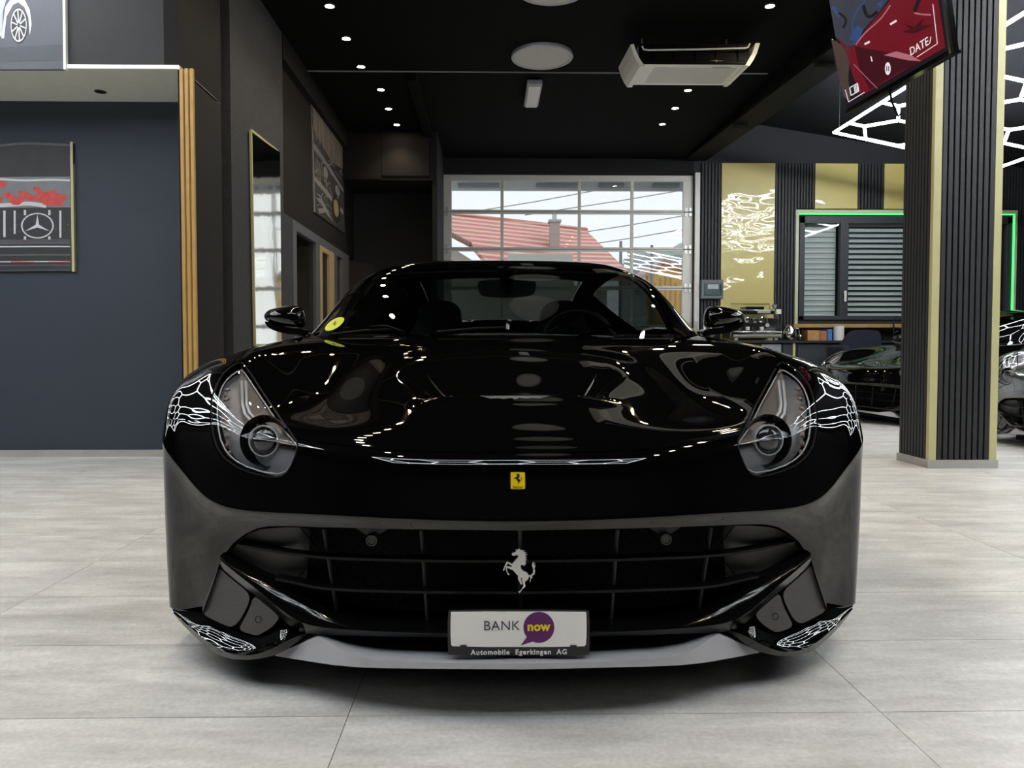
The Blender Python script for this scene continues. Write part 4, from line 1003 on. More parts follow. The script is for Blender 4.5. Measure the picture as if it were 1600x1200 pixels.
# bonnet badge
bo, bn = on_surf(810,751); bn = Vector(bn); bxv = Vector((1,0,0)); bzv = bn.cross(bxv); bzv = bzv if bzv.z > 0 else -bzv
bd = empty('badge', tuple(Vector(bo)-parent_origin(car))); bd.parent = car
def plate_poly(c, X, Z, pts): return [Vector(c)+X*a+Z*b for a,b in pts]
hw, hh = .0180, .0205
B().prism(plate_poly(Vector(bo), bxv, bzv, rounded([(-hw,-hh),(hw,-hh),(hw,hh),(-hw,hh)],1)), bn*.003).build('badge_frame', M_chrome, bd)
M_yellow = mat('badge_yellow', (.85,.62,.01), .3, coat=.5); M_ink = mat('black_ink', (.006,.006,.006), .4)
B().prism(plate_poly(Vector(bo)+bn*.003, bxv, bzv, [(-.0155,-.018),(.0155,-.018),(.0155,.018),(-.0155,.018)]), bn*.0006).build('badge_field', M_yellow, bd)
def horse_on(c, X, Z, N, hgt, name, m, parent):
    k = hgt/757.
    B().prism([Vector(c)+X*((a-670)*k*.98)+Z*((673-b)*k) for a,b in HORSE], N*.0005).build(name, m, parent)
horse_on(Vector(bo)+bn*.0036+bzv*.0035, bxv, bzv, bn, .024, 'badge_horse', M_ink, bd)
put_text('badge_lettering', 'Ferrari', .0078, M_ink, bd, Vector(bo)+bn*.0037-bzv*.0142, bxv, bzv, extrude=.0002, offset=.0001)
# windscreen sticker
so, sn = on_surf(523.5,507,SG,PG); sn = Vector((-.30,-.72,.62)).normalized(); so = C0+(so-C0)*(1-.035/np.linalg.norm(so-C0)); so = atY(523.5,507,so[1])
sx = Vector((1,0,0)); sx = (sx-sn*sx.dot(sn)).normalized(); sz = sn.cross(sx); sz = sz if sz.z > 0 else -sz; sx = (sx+sz*.28).normalized()
stk = empty('round_sticker', tuple(Vector(so)-parent_origin(car))); stk.parent = car
rx = 14.5/FPX*(so[1]); 
B().prism([Vector(so)+sn*.003+sx*rx*math.cos(t)*1.12+sz*rx*math.sin(t)*.80 for t in np.linspace(0,2*math.pi,33)[:-1]], sn*.0008).build('disc', mat('sticker_yellow', (.62,.66,.0), .5), stk)
horse_on(Vector(so)+sn*.0040, sx, sz, sn, .028, 'sticker_horse', M_ink, stk)

# ---- door mirrors
for sg in (-1,1):
    yb = YNOSE+1.62
    def mp_(a, b, y=yb):
        p_ = atY(a, b, y); return np.array([p_[0] if sg < 0 else 2*CX-p_[0], p_[1], p_[2]])
    root = mp_(446,503); dm = empty('door_mirror', tuple(Vector(root)-parent_origin(car))); dm.parent = car
    out = rounded([(414,489),(422,483),(446,478),(463,477),(474,482),(478,495),(477,512),(466,512),(440,509),(418,503),(412,496)],2)
    cen = np.array([450,496.])
    rings = []; 
    for t, dy in ((.35,-.085),(.62,-.075),(.82,-.055),(.94,-.028),(1.,.0),(.98,.05),(.93,.075)):
        rings.append([mp_(cen[0]+(a-cen[0])*t, cen[1]+(b-cen[1])*t, yb+dy) for a,b in out])
    bb = B(); k = len(out); vs = [p_ for r in rings for p_ in r]; fs = []
    for i in range(len(rings)-1):
        for j in range(k): fs.append((i*k+j, i*k+(j+1)%k, (i+1)*k+(j+1)%k, (i+1)*k+j))
    fs.append(tuple(range(k))); fs.append(tuple((len(rings)-1)*k+j for j in range(k)))
    bb.add(vs, fs); bb.build('shell', M_paint, dm, smooth=True)
    lo = rounded([(413,500),(440,511),(478,514),(477,522),(452,523),(425,516),(415,508)],2)
    B().prism([mp_(a,b,yb-.045) for a,b in lo], (0,.11,0)).build('lower_shell', M_gloss, dm)
    B().tube([mp_(462,519,yb), mp_(476,525,yb+.02), mp_(482,530,yb+.02)], [.018,.02,.024], 10).build('arm', M_gloss, dm, smooth=True)
    B().prism([mp_(cen[0]+(a-cen[0])*.86, cen[1]+(b-cen[1])*.86, yb+.077) for a,b in out], (0,.002,0)).build('mirror_glass', M_chrome, dm)

# ---- number plate
PY = 1.568
pl0 = atY(700,953,PY); pl1 = atY(920.5,1024,PY)
npl = empty('number_plate', ((pl0[0]+pl1[0])/2, PY, pl1[2]))
npl.location = Vector(npl.location)-parent_origin(car); npl.parent = car
def pp(a, b, y=PY): return atY(a, b, y)
B().prism([pp(*a) for a in rounded([(699.5,956),(704,952.5),(917,952.5),(921.5,956),(921.5,1020),(919,1024.5),(702,1024.5),(699.5,1020)],1)], (0,.014,0)).build('holder', M_gloss, npl)
B().prism([pp(a,b,PY-.002) for a,b in rounded([(704,958),(706,956),(914.5,956),(916.5,958),(916.5,1006),(912,1011),(708,1011),(704,1006)],1)], (0,.004,0)).build('plate', mat('white_plate', (.92,.91,.87), .4, var=.03), npl)
for a_ in (719,891): B().prism([pp(a_,1008.5,PY-.004),pp(a_+10,1008.5,PY-.004),pp(a_+10,1014,PY-.004),pp(a_,1014,PY-.004)], (0,.004,0)).build('clip', M_gloss, npl)
M_purple = mat('purple_ink', (.115,.004,.13), .5); M_purpletext = mat('dark_violet_ink', (.035,.012,.045), .5); M_yellowink = mat('yellow_ink', (.9,.62,.01), .5); M_whiteink = mat('white_ink', (.8,.8,.78), .5)
cc = (842,980.3); rp = 24.2
circ = [(cc[0]+rp*math.cos(t), cc[1]+rp*math.sin(t)) for t in np.linspace(math.radians(141), math.radians(141+333), 44)]
B().prism([pp(a,b,PY-.0026) for a,b in circ+[(813.5,1008.8)]], (0,.0006,0)).build('speech_bubble', M_purple, npl)
k_ = PY/FPX
put_text('lettering_bank', 'BANK', 21.5*k_, M_purpletext, npl, pp(783.8,978.4,PY-.0028), extrude=.0003, spacing=1.03, offset=-.0002)
put_text('lettering_now', 'now', 19.5*k_, M_yellowink, npl, pp(841.5,979.5,PY-.0034), extrude=.0003, offset=.0011, spacing=1.05)
put_text('lettering_dealer', 'Automobile  Egerkingen  AG', 11.0*k_, M_whiteink, npl, pp(811,1019.2,PY-.0010), extrude=.0003, offset=.0005, spacing=1.17)
# =================================================================== PICTURES
def wall_draw(plane, val, lift):
    """returns a function: pixel outline -> points on a wall plane, lifted towards the room"""
    def f(poly, k=0):
        r = []
        for a,b in poly:
            p = atY(a,b,val) if plane == 'Y' else atX(a,b,val)
            p = p.copy(); 
            if plane == 'Y': p[1] -= lift+.0008*k
            else: p[0] += lift+.0008*k
            r.append(p)
        return r
    return f
M_ink_white = mat('print_white', (.62,.63,.65), .6); M_ink_grey = mat('print_grey', (.21,.215,.23), .6, var=.25, scale=9); M_ink_mid = mat('print_mid_grey', (.10,.10,.11), .6, var=.3, scale=14)
M_ink_red = mat('print_red', (.62,.075,.065), .6, var=.35, scale=30); M_ink_dark = mat('print_charcoal', (.034,.034,.038), .6, var=.3, scale=8); M_ink_blk = mat('print_black', (.012,.012,.013), .6)
M_canvas = mat('print_blue_grey', (.085,.09,.11), .6, var=.25, scale=4)
def strip(pts, w, draw, k):
    """a brush line of pixel width w through pixel points"""
    P = smooth_line(pts, max(2, 4*(len(pts)-1))) if len(pts) > 2 else np.array(pts, float)
    t = np.gradient(P, axis=0); t /= np.maximum(np.linalg.norm(t, axis=1, keepdims=True), 1e-9); n = np.stack([-t[:,1], t[:,0]], -1)
    return draw(list(map(tuple, P+n*w/2))+list(map(tuple, (P-n*w/2)[::-1])), k)
# --- grille picture on the navy wall
pic = empty('grille_picture', atY(60,425,YN-.03), 'canvas print of a star badged car grille with red splashes, navy wall', 'picture')
dr_ = wall_draw('Y', YN, .022)
B().prism(dr_([(-150,225),(117,225),(117,424),(-150,424)]), (0,.02,0)).build('canvas', M_ink_dark, pic)
B().prism([p+np.array([0,-.004,0]) for p in dr_([(112.5,223),(116.5,223),(119.5,425),(115.5,425)])], (0,.026,0)).build('frame_edge', M_paleyellow, pic)
def lay(bb_pts, name, m, d=(0,.0006,0)): return B().prism(bb_pts, d).build(name, m, pic)
rnd = random.Random(3)
lay(dr_([(-150,279),(112,277),(113,325),(-150,326)],1), 'bonnet_band', M_ink_grey)
lay(strip([(-150,229),(0,229),(30,226),(60,225.5),(90,227),(112,228)],3.5,dr_,1), 'brush_line', M_ink_mid)
lay(strip([(-150,282),(0,281),(40,283),(80,282),(112,283)],3,dr_,2), 'brush_line', M_ink_white)
lay(strip([(-60,325),(0,322),(30,320),(48,319),(75,323)],6,dr_,2), 'brush_line', M_ink_white)
for cx_, cy_, r_ in ((6,289,8),(-20,300,10),(15,306,7),(24,312,8),(40,305,9),(60,297,7),(52,310,8),(70,306,9),(84,308,15),(92,316,12),(100,310,8),(30,316,9),(76,316,10),(66,312,7),(2,312,7),(-50,308,14)):
    pts = []
    n = 15
    for k in range(n):
        rr = r_*rnd.uniform(.55,1.2); t = 2*math.pi*k/n; pts.append((min(cx_+rr*math.cos(t)*1.15,111), cy_+rr*math.sin(t)*.75))
    lay(dr_(pts, 3+.3*rnd.random()), 'red_splash', M_ink_red)
for cx_, w_, y1_ in ((-60,3,372),(-30,3,372),(-8,2.5,360),(10,3.5,371),(26,3,366),(97,3.2,372),(113,2.6,372)):
    if cx_ < 112: lay(dr_([(cx_-w_/2,330),(cx_+w_/2,330),(cx_+w_/2,y1_),(cx_-w_/2,y1_)],1), 'grille_bar', M_ink_white)
for cx_ in (42,80):
    lay(dr_([(cx_-1.8,329),(cx_+1.8,329),(cx_+1.8,337),(cx_-1.8,337)],1), 'grille_bar', M_ink_white); lay(dr_([(cx_-1.8,370),(cx_+1.8,370),(cx_+1.8,375),(cx_-1.8,375)],1), 'grille_bar', M_ink_white)
cxs, cys, rxs, rys = 61.5, 353.5, 24.3, 19
el = [(cxs+rxs*math.cos(t), cys+rys*math.sin(t)) for t in np.linspace(0,2*math.pi,41)]
outer = [(cxs+(rxs+1.2)*math.cos(t), cys+(rys+1.)*math.sin(t)) for t in np.linspace(0,2*math.pi,41)]; inner_ = [(cxs+(rxs-1.2)*math.cos(t), cys+(rys-1.)*math.sin(t)) for t in np.linspace(0,2*math.pi,41)]
B().ruled(dr_(outer,2), dr_(inner_,2), 60, 1).build('star_ring', M_ink_white, pic)
star = []
for k in range(3):
    t = -math.pi/2+2*math.pi*k/3; u = t+math.pi/3
    star += [(cxs+(rxs-2)*math.cos(t), cys+(rys-2)*math.sin(t)), (cxs+3.2*math.cos(u), cys+2.8*math.sin(u))]
lay(dr_(star,3), 'star', M_ink_white)
for y_, w_, m_ in ((376,2.2,M_ink_mid),(380,4,M_ink_mid),(386,1.8,M_ink_white),(399,2.6,M_ink_mid),(409.5,1.6,M_ink_white),(415,1.6,M_ink_mid),(423,1.5,M_ink_mid)):
    lay(strip([(-150,y_),(20,y_+.6*rnd.random()),(70,y_-.3),(112,y_)],w_,dr_,1), 'brush_line', m_)
lay(dr_([(20,409),(57,409.3),(57,410.4),(20,410.3)],3), 'red_line', M_ink_red); lay(dr_([(78,409.3),(112,409),(112,410.3),(78,410.3)],3), 'red_line', M_ink_red)
for k in range(26):
    a_, b_ = rnd.uniform(-20,108), rnd.uniform(332,372); l_ = rnd.uniform(1,4); lay(dr_([(a_,b_),(a_+l_,b_-rnd.uniform(.5,2)),(a_+l_*.8,b_+rnd.uniform(.5,1.5))],1), 'fleck', M_ink_mid)
# --- car picture on the bulkhead
pic = empty('car_picture', atY(50,114,YA-.03), 'blue grey canvas print of a white car with spoked wheel, top left corner', 'picture')
dr_ = wall_draw('Y', YA, .022)
B().prism(dr_([(-180,-90),(101,-90),(102,110.5),(-180,110.5)]), (0,.02,0)).build('canvas', M_canvas, pic)
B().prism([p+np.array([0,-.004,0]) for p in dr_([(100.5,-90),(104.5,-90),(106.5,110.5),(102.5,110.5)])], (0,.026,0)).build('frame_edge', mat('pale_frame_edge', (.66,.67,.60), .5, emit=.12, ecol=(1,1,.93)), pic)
lay(dr_([(-180,-40),(-60,-55),(-10,-20),(14,0),(8,20),(7,58),(-10,64),(-180,66)],1), 'car_body', mat('print_pale', (.42,.44,.47), .6, var=.3, scale=6))
lay(dr_([(12,14),(20,2),(32,-3),(42,2),(50,18),(53,40),(50,58),(48,30),(42,14),(32,6),(24,10),(14,28),(10,62),(6,62)],2), 'wheel_arch', M_ink_white)
oo = [(33+13.5*math.cos(t), 42+28*math.sin(t)) for t in np.linspace(0,2*math.pi,41)]; oi_ = [(33+11.8*math.cos(t), 42+25*math.sin(t)) for t in np.linspace(0,2*math.pi,41)]
lay(dr_(oo[:-1],2), 'tyre', M_ink_dark); B().ruled(dr_([(33+12.5*math.cos(t), 42+26*math.sin(t)) for t in np.linspace(0,2*math.pi,41)],4), dr_([(33+11.2*math.cos(t), 42+23.4*math.sin(t)) for t in np.linspace(0,2*math.pi,41)],4), 60, 1).build('wheel_rim', M_ink_white, pic)
for k in range(10):
    t = 2*math.pi*k/10+.2; lay(strip([(33+2*math.cos(t),42+4*math.sin(t)),(33+11.6*math.cos(t),42+24*math.sin(t))],1.8,dr_,4), 'spoke', M_ink_white)
lay(dr_([(-180,84),(100,72),(101,96),(-180,104)],1), 'ground_shade', mat('print_shade', (.062,.065,.08), .6, var=.2, scale=4))
# --- off-road car picture on the left wall
pic = empty('offroad_picture', atX(512,364,XW), 'large monochrome print of an off-road car above the office window', 'picture')
dr_ = wall_draw('X', XW, .012)
c4 = [(485.5,160),(534.5,222),(537.5,365),(490,331)]
B().prism(dr_(c4), (-.011,0,0)).build('canvas', M_ink_dark, pic)
M_brn = mat('print_sepia', (.16,.125,.105), .6, var=.5, scale=10); M_lgt = mat('print_silver', (.20,.19,.18), .6, var=.4, scale=12)
def q4(u, v):
    a = np.array(c4, float); return tuple((a[0]*(1-u)+a[1]*u)*(1-v)+(a[3]*(1-u)+a[2]*u)*v)
def lay4(pts, nm, m, k=1): return B().prism(dr_([q4(*p) for p in pts], k), (-.0006,0,0)).build(nm, m, pic)
lay4([(0,0),(1,0),(1,.30),(.6,.36),(.0,.22)], 'sepia_top', M_brn)
for u in (.08,.2,.32,.50,.66,.82): lay4([(u,.02),(u+.03,.02),(u+.05,.30),(u+.02,.32)], 'roof_line', M_lgt, 2)
lay4([(.0,.36),(.5,.42),(.98,.52),(.98,.56),(.5,.47),(.0,.41)], 'bonnet_line', M_lgt, 2); lay4([(.05,.46),(.45,.50),(.45,.66),(.05,.62)], 'radiator', M_ink_blk, 2)
for k in range(6): lay4([(.07+.065*k,.475+.005*k),(.09+.065*k,.478+.005*k),(.09+.065*k,.63+.005*k),(.07+.065*k,.625+.005*k)], 'radiator_bar', M_lgt, 3)
for u,v in ((.40,.53),(.78,.60)):
    lay4([(u+.075*math.cos(t), v+.052*math.sin(t)) for t in np.linspace(0,2*math.pi,17)[:-1]], 'lamp', M_lgt, 4)
lay4([(.0,.66),(.5,.70),(.96,.76),(.96,.81),(.5,.76),(.0,.71)], 'front_bar', M_lgt, 2)
lay4([(.72+.14*math.cos(t), .80+.15*math.sin(t)) for t in np.linspace(0,2*math.pi,21)[:-1]], 'wheel', M_ink_blk, 4)
lay4([(.72+.085*math.cos(t), .80+.09*math.sin(t)) for t in np.linspace(0,2*math.pi,17)[:-1]], 'wheel_hub', mat('print_bronze', (.26,.19,.09), .6), 5)
lay4([(.05,.86),(.25,.82),(.45,.90),(.62,.97),(.40,.94),(.22,.88)], 'brush_line', M_lgt, 3); lay4([(.1,.95),(.3,.90),(.36,.93),(.16,.985)], 'brush_line', M_lgt, 3)
rq = random.Random(11); sk = B()
for k in range(70):
    u0, v0 = rq.uniform(.03,.92), rq.uniform(.22,.95); ang = rq.choice([0.12,0.1,1.5,1.62,.5,2.4])+rq.uniform(-.15,.15); ln = rq.uniform(.05,.22); wd_ = rq.uniform(.006,.016)
    du_, dv_ = math.cos(ang)*ln, math.sin(ang)*ln*.6
    pts = [(u0,v0),(u0+du_,v0+dv_),(u0+du_+wd_*.4,v0+dv_+wd_),(u0+wd_*.4,v0+wd_)]
    if all(.01 < a < .98 and .02 < b < .98 for a,b in pts): sk.prism(dr_([q4(*p) for p in pts], 6), (-.0006,0,0))
sk.build('sketch_lines', M_lgt, pic)['kind'] = 'stuff'
B().prism(dr_([(485,159),(486.5,161),(491,332),(489.5,331)],1), (-.013,0,0)).build('frame_edge', M_lgt, pic)
# --- tall mirror glass
mir = empty('tall_mirror_picture', atX(412,540,XL), 'tall narrow glossy mirror picture with thin gold frame, grey stucco wall', 'picture')
dr_ = wall_draw('X', XL, .02); c4 = [(388,203.5),(429.5,236),(432,539.5),(394.5,539.5)]
mm_ = mat('wavy_mirror', (.80,.79,.74), .05, metal=1., var=.1, scale=3, bump=.035, bscale=5)
gq = [np.array(p_) for p_ in dr_([(389.5,208),(427.5,238),(430.5,537.5),(396,537.5)])]
gq[1] = gq[1]+np.array([.040,0,0]); gq[2] = gq[2]+np.array([.040,0,0])
B().prism(gq, (-.010,0,0)).build('glass', mm_, mir)
for a_, b_ in ((0,1),(1,2),(2,3),(3,0)): B().tube(dr_([c4[a_],c4[b_]]), .014, 4).build('frame', M_paleyellow, mir)
# =================================================================== SCREEN
zt_ = 2.07; L_ = atZ(1322,174,zt_); R_ = atZ(1485,80,zt_); e_ = R_-L_; e_ /= np.linalg.norm(e_); perp = np.array([-e_[1], e_[0], 0.])
perp = perp if perp[0] < 0 else -perp
best = min(np.linspace(0,.6,121), key=lambda t: abs(np.interp(0, *np.array(sorted([tuple(reversed(proj(L_+(np.array([0,0,1])+perp*t)*h))) for h in np.linspace(0,1.3,30)])).T)-1296))
upv = np.array([0,0,1])+perp*best; upv /= np.linalg.norm(upv); nrm = np.cross(e_, upv); nrm = nrm if nrm @ (C0-L_) > 0 else -nrm
W_tv, H_tv = float(np.linalg.norm(R_-L_)), 1.42
tv = empty('hanging_screen', (L_+R_)/2, 'large upright screen showing a red car, hung from the ceiling by the pillar', 'screen')
def quad(u0,u1,v0,v1,d): return [L_+e_*u0+upv*v0+nrm*d, L_+e_*u1+upv*v0+nrm*d, L_+e_*u1+upv*v1+nrm*d, L_+e_*u0+upv*v1+nrm*d]
B().prism(quad(0,W_tv,0,H_tv,-.004), -nrm*.035).build('housing', M_gloss, tv)
B().prism(quad(W_tv-.005,W_tv+.006,-.01,H_tv,.004), -nrm*.012).build('side_trim', M_chrome, tv)
B().prism(quad(-.004,W_tv,-.012,.0,.003), -nrm*.05).build('lower_trim', M_gloss, tv)
def tvp(a, b, d=.001):
    r = ray(a,b); t = ((L_-C0) @ nrm)/(r @ nrm); return C0+r*t+nrm*d
def scr(name, col, e=.65): return mat(name, col, .25, emit=e, ecol=col, var=.2, scale=10)
S_dark = scr('screen_dark', (.010,.007,.012)); S_red = scr('screen_red', (.13,.006,.014)); S_deep = scr('screen_deep_red', (.045,.004,.009)); S_blue = scr('screen_blue', (.028,.06,.17)); S_sky = scr('screen_grey_blue', (.035,.040,.058)); S_white = scr('screen_white', (.75,.72,.72)); S_pink = scr('screen_pink', (.36,.13,.16)); S_tan = scr('screen_tan', (.06,.04,.035))
B().prism(quad(.008,W_tv-.010,.008,H_tv-.01,0), nrm*.0006).build('display', S_dark, tv)
def sp_(pts, nm, m, k=1): return B().prism([tvp(a,b,.0008+.0007*k) for a,b in pts], nrm*.0004).build(nm, m, tv)
def st_(pts, w, nm, m, k=3):
    r = strip(pts, w, lambda P,kk: P, 0); return sp_(r, nm, m, k)
sp_([(1270,-190),(1450,-230),(1468,0),(1388,0),(1372,22),(1350,46),(1338,70),(1324,74),(1306,58),(1296,0)], 'street_scene', S_sky)
sp_([(1299,60),(1322,74),(1330,76),(1326,120),(1330,160),(1318,150)], 'street_floor', S_tan, 2)
sp_([(1308,57),(1326,74),(1340,70),(1352,48),(1374,22),(1392,0),(1400,-40),(1440,-60),(1464,-20),(1478,74),(1400,118),(1346,150),(1334,120),(1324,84)], 'red_car', S_red, 2)
sp_([(1336,72),(1380,80),(1420,92),(1440,97),(1400,116),(1360,140),(1344,110)], 'red_shade', S_deep, 3)
sp_([(1412,36),(1430,42),(1444,28),(1440,40),(1460,38),(1444,46),(1430,52),(1410,50),(1424,45)], 'palm_shade', S_deep, 4)
sp_([(1327,62),(1342,66),(1350,46),(1342,40),(1336,44)], 'seat', S_blue, 3)
st_([(1336,70),(1333,44),(1338,20),(1352,2),(1362,-12)], 2.2, 'windscreen_frame', S_blue); st_([(1338,70),(1354,50),(1376,30),(1392,8)], 2., 'windscreen_frame', S_pink)
st_([(1350,8),(1358,26),(1372,18)], 5, 'passenger', S_dark, 4); sp_([(1370,6),(1382,0),(1378,12)], 'passenger', S_blue, 4); st_([(1310,20),(1322,30),(1318,44)], 4, 'passer_by', S_dark, 2); st_([(1302,10),(1312,26)], 5, 'passer_by', S_blue, 2)
st_([(1392,38),(1402,32)], 3, 'glint', S_white, 4); st_([(1352,69),(1360,65)], 3, 'glint', S_white, 4)
sp_([(1382,86),(1402,80),(1424,86),(1440,95),(1420,94)], 'streak', S_pink, 4); st_([(1430,18),(1436,2),(1442,-10)], 6, 'mirror_shape', S_dark, 4); st_([(1430,20),(1440,22),(1456,23)], 2.5, 'mirror_arm', S_pink, 4)
st_([(1335,100),(1356,122),(1372,138)], 1., 'body_line', S_pink, 4)
st_([(1322,140),(1327,159)], 1., 'guide_line', S_white, 5); st_([(1327,159),(1352,144)], 1., 'guide_line', S_white, 5); st_([(1434,89),(1466,68)], 1., 'guide_line', S_white, 5); st_([(1466,68),(1459,6)], 1., 'guide_line', S_white, 5)
for a_, b_ in (((1329,137),(1341,130)),((1341,130),(1343,142)),((1343,142),(1331,149)),((1331,149),(1329,137))): st_([a_,b_], 1.4, 'battery_outline', S_white, 5)
for k in range(3): st_([(1336+2.2*k,134.5-1.2*k),(1337.4+2.2*k,144.5-1.2*k)], 1.5, 'battery_bar', S_white, 5)
sp_([(1388.5+4.4*math.cos(t), 107+10.*math.sin(t)) for t in np.linspace(0,2*math.pi,21)[:-1]], 'pause_button', S_white, 5)
for a_ in (1387,1390): st_([(a_,103),(a_+.3,111)], 1.2, 'pause_bar', S_deep, 6)
put_text('lettering_date', 'DATE', .050, S_white, tv, tvp(1437.5,73,.005), tuple(e_), tuple(upv), extrude=.0004)
st_([(1454,68),(1456,57)], .9, 'slash', S_white, 5); st_([(1362,88),(1364,96)], 1.6, 'reflection_mark', S_white, 5)
mtop = (L_+R_)/2+upv*.75-nrm*.06
B().tube([mtop, (mtop[0],mtop[1],ZC)], .022, 10).build('ceiling_pole', M_counter, tv); B().box((mtop[0]-.10,mtop[1]-.10,ZC-.015), (mtop[0]+.10,mtop[1]+.10,ZC)).build('ceiling_plate', M_counter, tv)
B().prism(quad(W_tv/2-.12,W_tv/2+.12,.55,.95,-.038), -nrm*.03).build('bracket', M_counter, tv)
cb = atY(1393,150,5.2); B().tube([(L_+R_)/2-nrm*.04, atY(1390,140,3.6), atY(1394,160,3.6), atY(1399,172,3.6), atY(1404,182,3.6), atY(1408,176,3.6)], .006, 5).build('cable', M_rubber, tv)
# =================================================================== AIR CONDITIONER
YF = 7.0
def ax_(a, b, y=YF): return atY(a, b, y)
xl, xr_ = ax_(1000,102)[0], ax_(1172,101)[0]; zf = ax_(1080,101)[2]; zb_ = ax_(1070,136,YF+.66)[2]; zt2 = ax_(1080,66)[2]
ac = empty('air_conditioner', ((xl+xr_)/2,YF+.3,zf), 'white ceiling-hung air conditioner with black outlet slot', 'air conditioner')
prof = [(YF,zf),(YF+.60,zb_),(YF+.66,zb_+.02),(YF+.70,zb_+.09),(YF+.70,zt2),(YF+.10,zt2),(YF+.06,zf+.03)]
B().prism([(xl,a,b) for a,b in prof], (xr_-xl,0,0)).build('body', M_white, ac)
B().prism([(xl+.003,YF-.004,zf+.012),(xl+.003,YF+.10,zf+.02),(xl+.003,YF+.12,zt2-.004),(xl+.003,YF+.03,zt2-.004)], (xr_-xl-.006,0,0)).build('outlet', M_mesh, ac)
for k in range(4):
    z_ = zf+.035+k*.035; B().box((xl+.05,YF+.0+.008*k,z_), (xr_-.05,YF+.012+.008*k,z_+.006)).build('vane', M_gloss, ac)
for k in range(5):
    x_ = xl+.12+k*(xr_-xl-.24)/4; B().box((x_,YF-.002,zf+.02), (x_+.006,YF+.03,zt2-.02)).build('divider', M_gloss, ac)
bp_ = [ax_(1003,73),ax_(1005,78),ax_(1012,79),ax_(1090,78),ax_(1164,76),ax_(1168,75),ax_(1171,69)]
B().tube([p+np.array([0,-.012,0]) for p in bp_], .008, 8).build('guard_bar', M_white, ac)
for pl_ in ([(985,70),(989,84),(994,95),(1000,104),(1008,104),(1001,95),(995,84),(990,69)], [(1187,68),(1182,84),(1177,94),(1171,103),(1164,103),(1169,94),(1175,84),(1180,68)]):
    B().prism([ax_(*q)+np.array([0,-.01,0]) for q in pl_], (0,.66,.035)).build('end_cap', M_white, ac)
B().prism([(xl+.16,YF+.08,zf-.0005),(xr_-.10,YF+.08,zf-.0005),(xr_-.10,YF+.54,zb_-.006),(xl+.16,YF+.54,zb_-.006)], (0,0,.004)).build('service_panel', mat('white_plastic_panel', (.60,.60,.55), .45), ac)
B().box((xr_-.34,YF+.06,zf-.003), (xr_-.16,YF+.075,zf+.003)).build('logo_strip', M_ring, ac)
for x_ in (xl+.1, xr_-.1): B().tube([(x_,YF+.4,zt2),(x_,YF+.4,ZC)], .006, 6).build('hanger_rod', M_steel, ac)
# =================================================================== KITCHEN CORNER
zk = atY(1200,532,11.35)[2]
kc = empty('kitchen_counter', (5.2,11.65,0), 'long black kitchen counter below the shuttered window', 'counter')
xk0, xk1 = atY(1088,530,11.35)[0], atY(1560,530,11.35)[0]
B().box((xk0,11.33,zk-.04), (xk1,YB-.04,zk), .004).build('worktop', M_counter, kc)
xj = atY(1241,545,11.36)[0]
B().box((xk0+.02,11.40,.08), (xj-.02,YB-.05,zk-.04)).build('carcass', M_counter, kc); B().box((xj+.02,11.40,.08), (xk1-.02,YB-.05,zk-.04)).build('carcass', M_counter, kc)
B().box((xj-.018,11.36,0), (xj+.018,11.42,zk-.04)).build('joint_strip', M_paleyellow, kc)
for a_, b_ in ((1092,1138),(1140,1187),(1189,1221),(1223,1239),(1246,1330),(1332,1420),(1422,1500)):
    xa, xb = atY(a_,550,11.38)[0], atY(b_,550,11.38)[0]
    B().box((xa+.006,11.38,.10), (xb-.006,11.40,zk-.06), .003).build('door', M_ring if a_ == 1189 else M_anthracite, kc)
# coffee machine
cf = empty('coffee_machine', (4.4,11.6,zk), 'polished chrome espresso machine on the counter below the gold panel', 'coffee machine')
def cfp(a, b, y=11.5): return atY(a, b, y)
def cbox(x0, y0, x1, y1, ya, yb, bev=.006):
    p_ = cfp(x0,y0,ya); q_ = cfp(x1,y1,ya); return B().box((p_[0],ya,q_[2]), (q_[0],yb,p_[2]), bev)
cbox(1142,518,1222,528,11.42,11.85).build('drip_tray', M_chrome, cf); cbox(1146,523,1220,527.5,11.405,11.43).build('tray_front', mat('warm_steel', (.30,.27,.21), .3, metal=.9), cf)
for a_ in (1148,1210): cbox(a_,528,a_+5,531.5,11.44,11.50,0).build('foot', M_steel, cf)
cbox(1150,497,1216,518,11.66,11.86).build('body', M_chrome, cf); cbox(1144,483,1221,491,11.44,11.88,.02).build('upper_body', M_chrome, cf); cbox(1166,479,1194,484,11.50,11.80).build('cup_tray', M_gloss, cf)
cbox(1184,484,1204,489.5,11.43,11.46).build('front_panel', mat('warm_white_metal', (.68,.68,.60), .2, metal=.6), cf)
r_ = B(); 
for yy in (11.52,11.84): r_.tube([cfp(1142,483,yy), cfp(1142,475,yy), cfp(1202,475,yy), cfp(1202,483,yy)], .008, 8)
r_.build('cup_rail', M_chrome, cf)
for a_ in (1168,1190):
    q = cfp(a_,497,11.52); B().lathe([(.0,.02),(.045,.02),(.05,-.02),(.045,-.055),(.02,-.065),(.0,-.07)], q, 'z', 20).build('group_head', M_chrome, cf, smooth=True, auto=40)
    B().tube([q+np.array([0,-.03,-.045]), q+np.array([-.03,-.17,-.06])], [.014,.02], 10).build('portafilter_handle', M_counter, cf)
    B().lathe([(.0,.0),(.028,.0),(.034,.055),(.03,.055)], cfp(a_,516,11.5), 'z', 16).build('cup', M_white, cf)
for a_, dx in ((1156,-.03),(1212,.03)):
    q = cfp(a_,491,11.47); B().tube([q, q+np.array([dx,-.05,-.06]), q+np.array([dx*1.4,-.06,-.22])], .007, 6).build('steam_wand', M_chrome, cf)
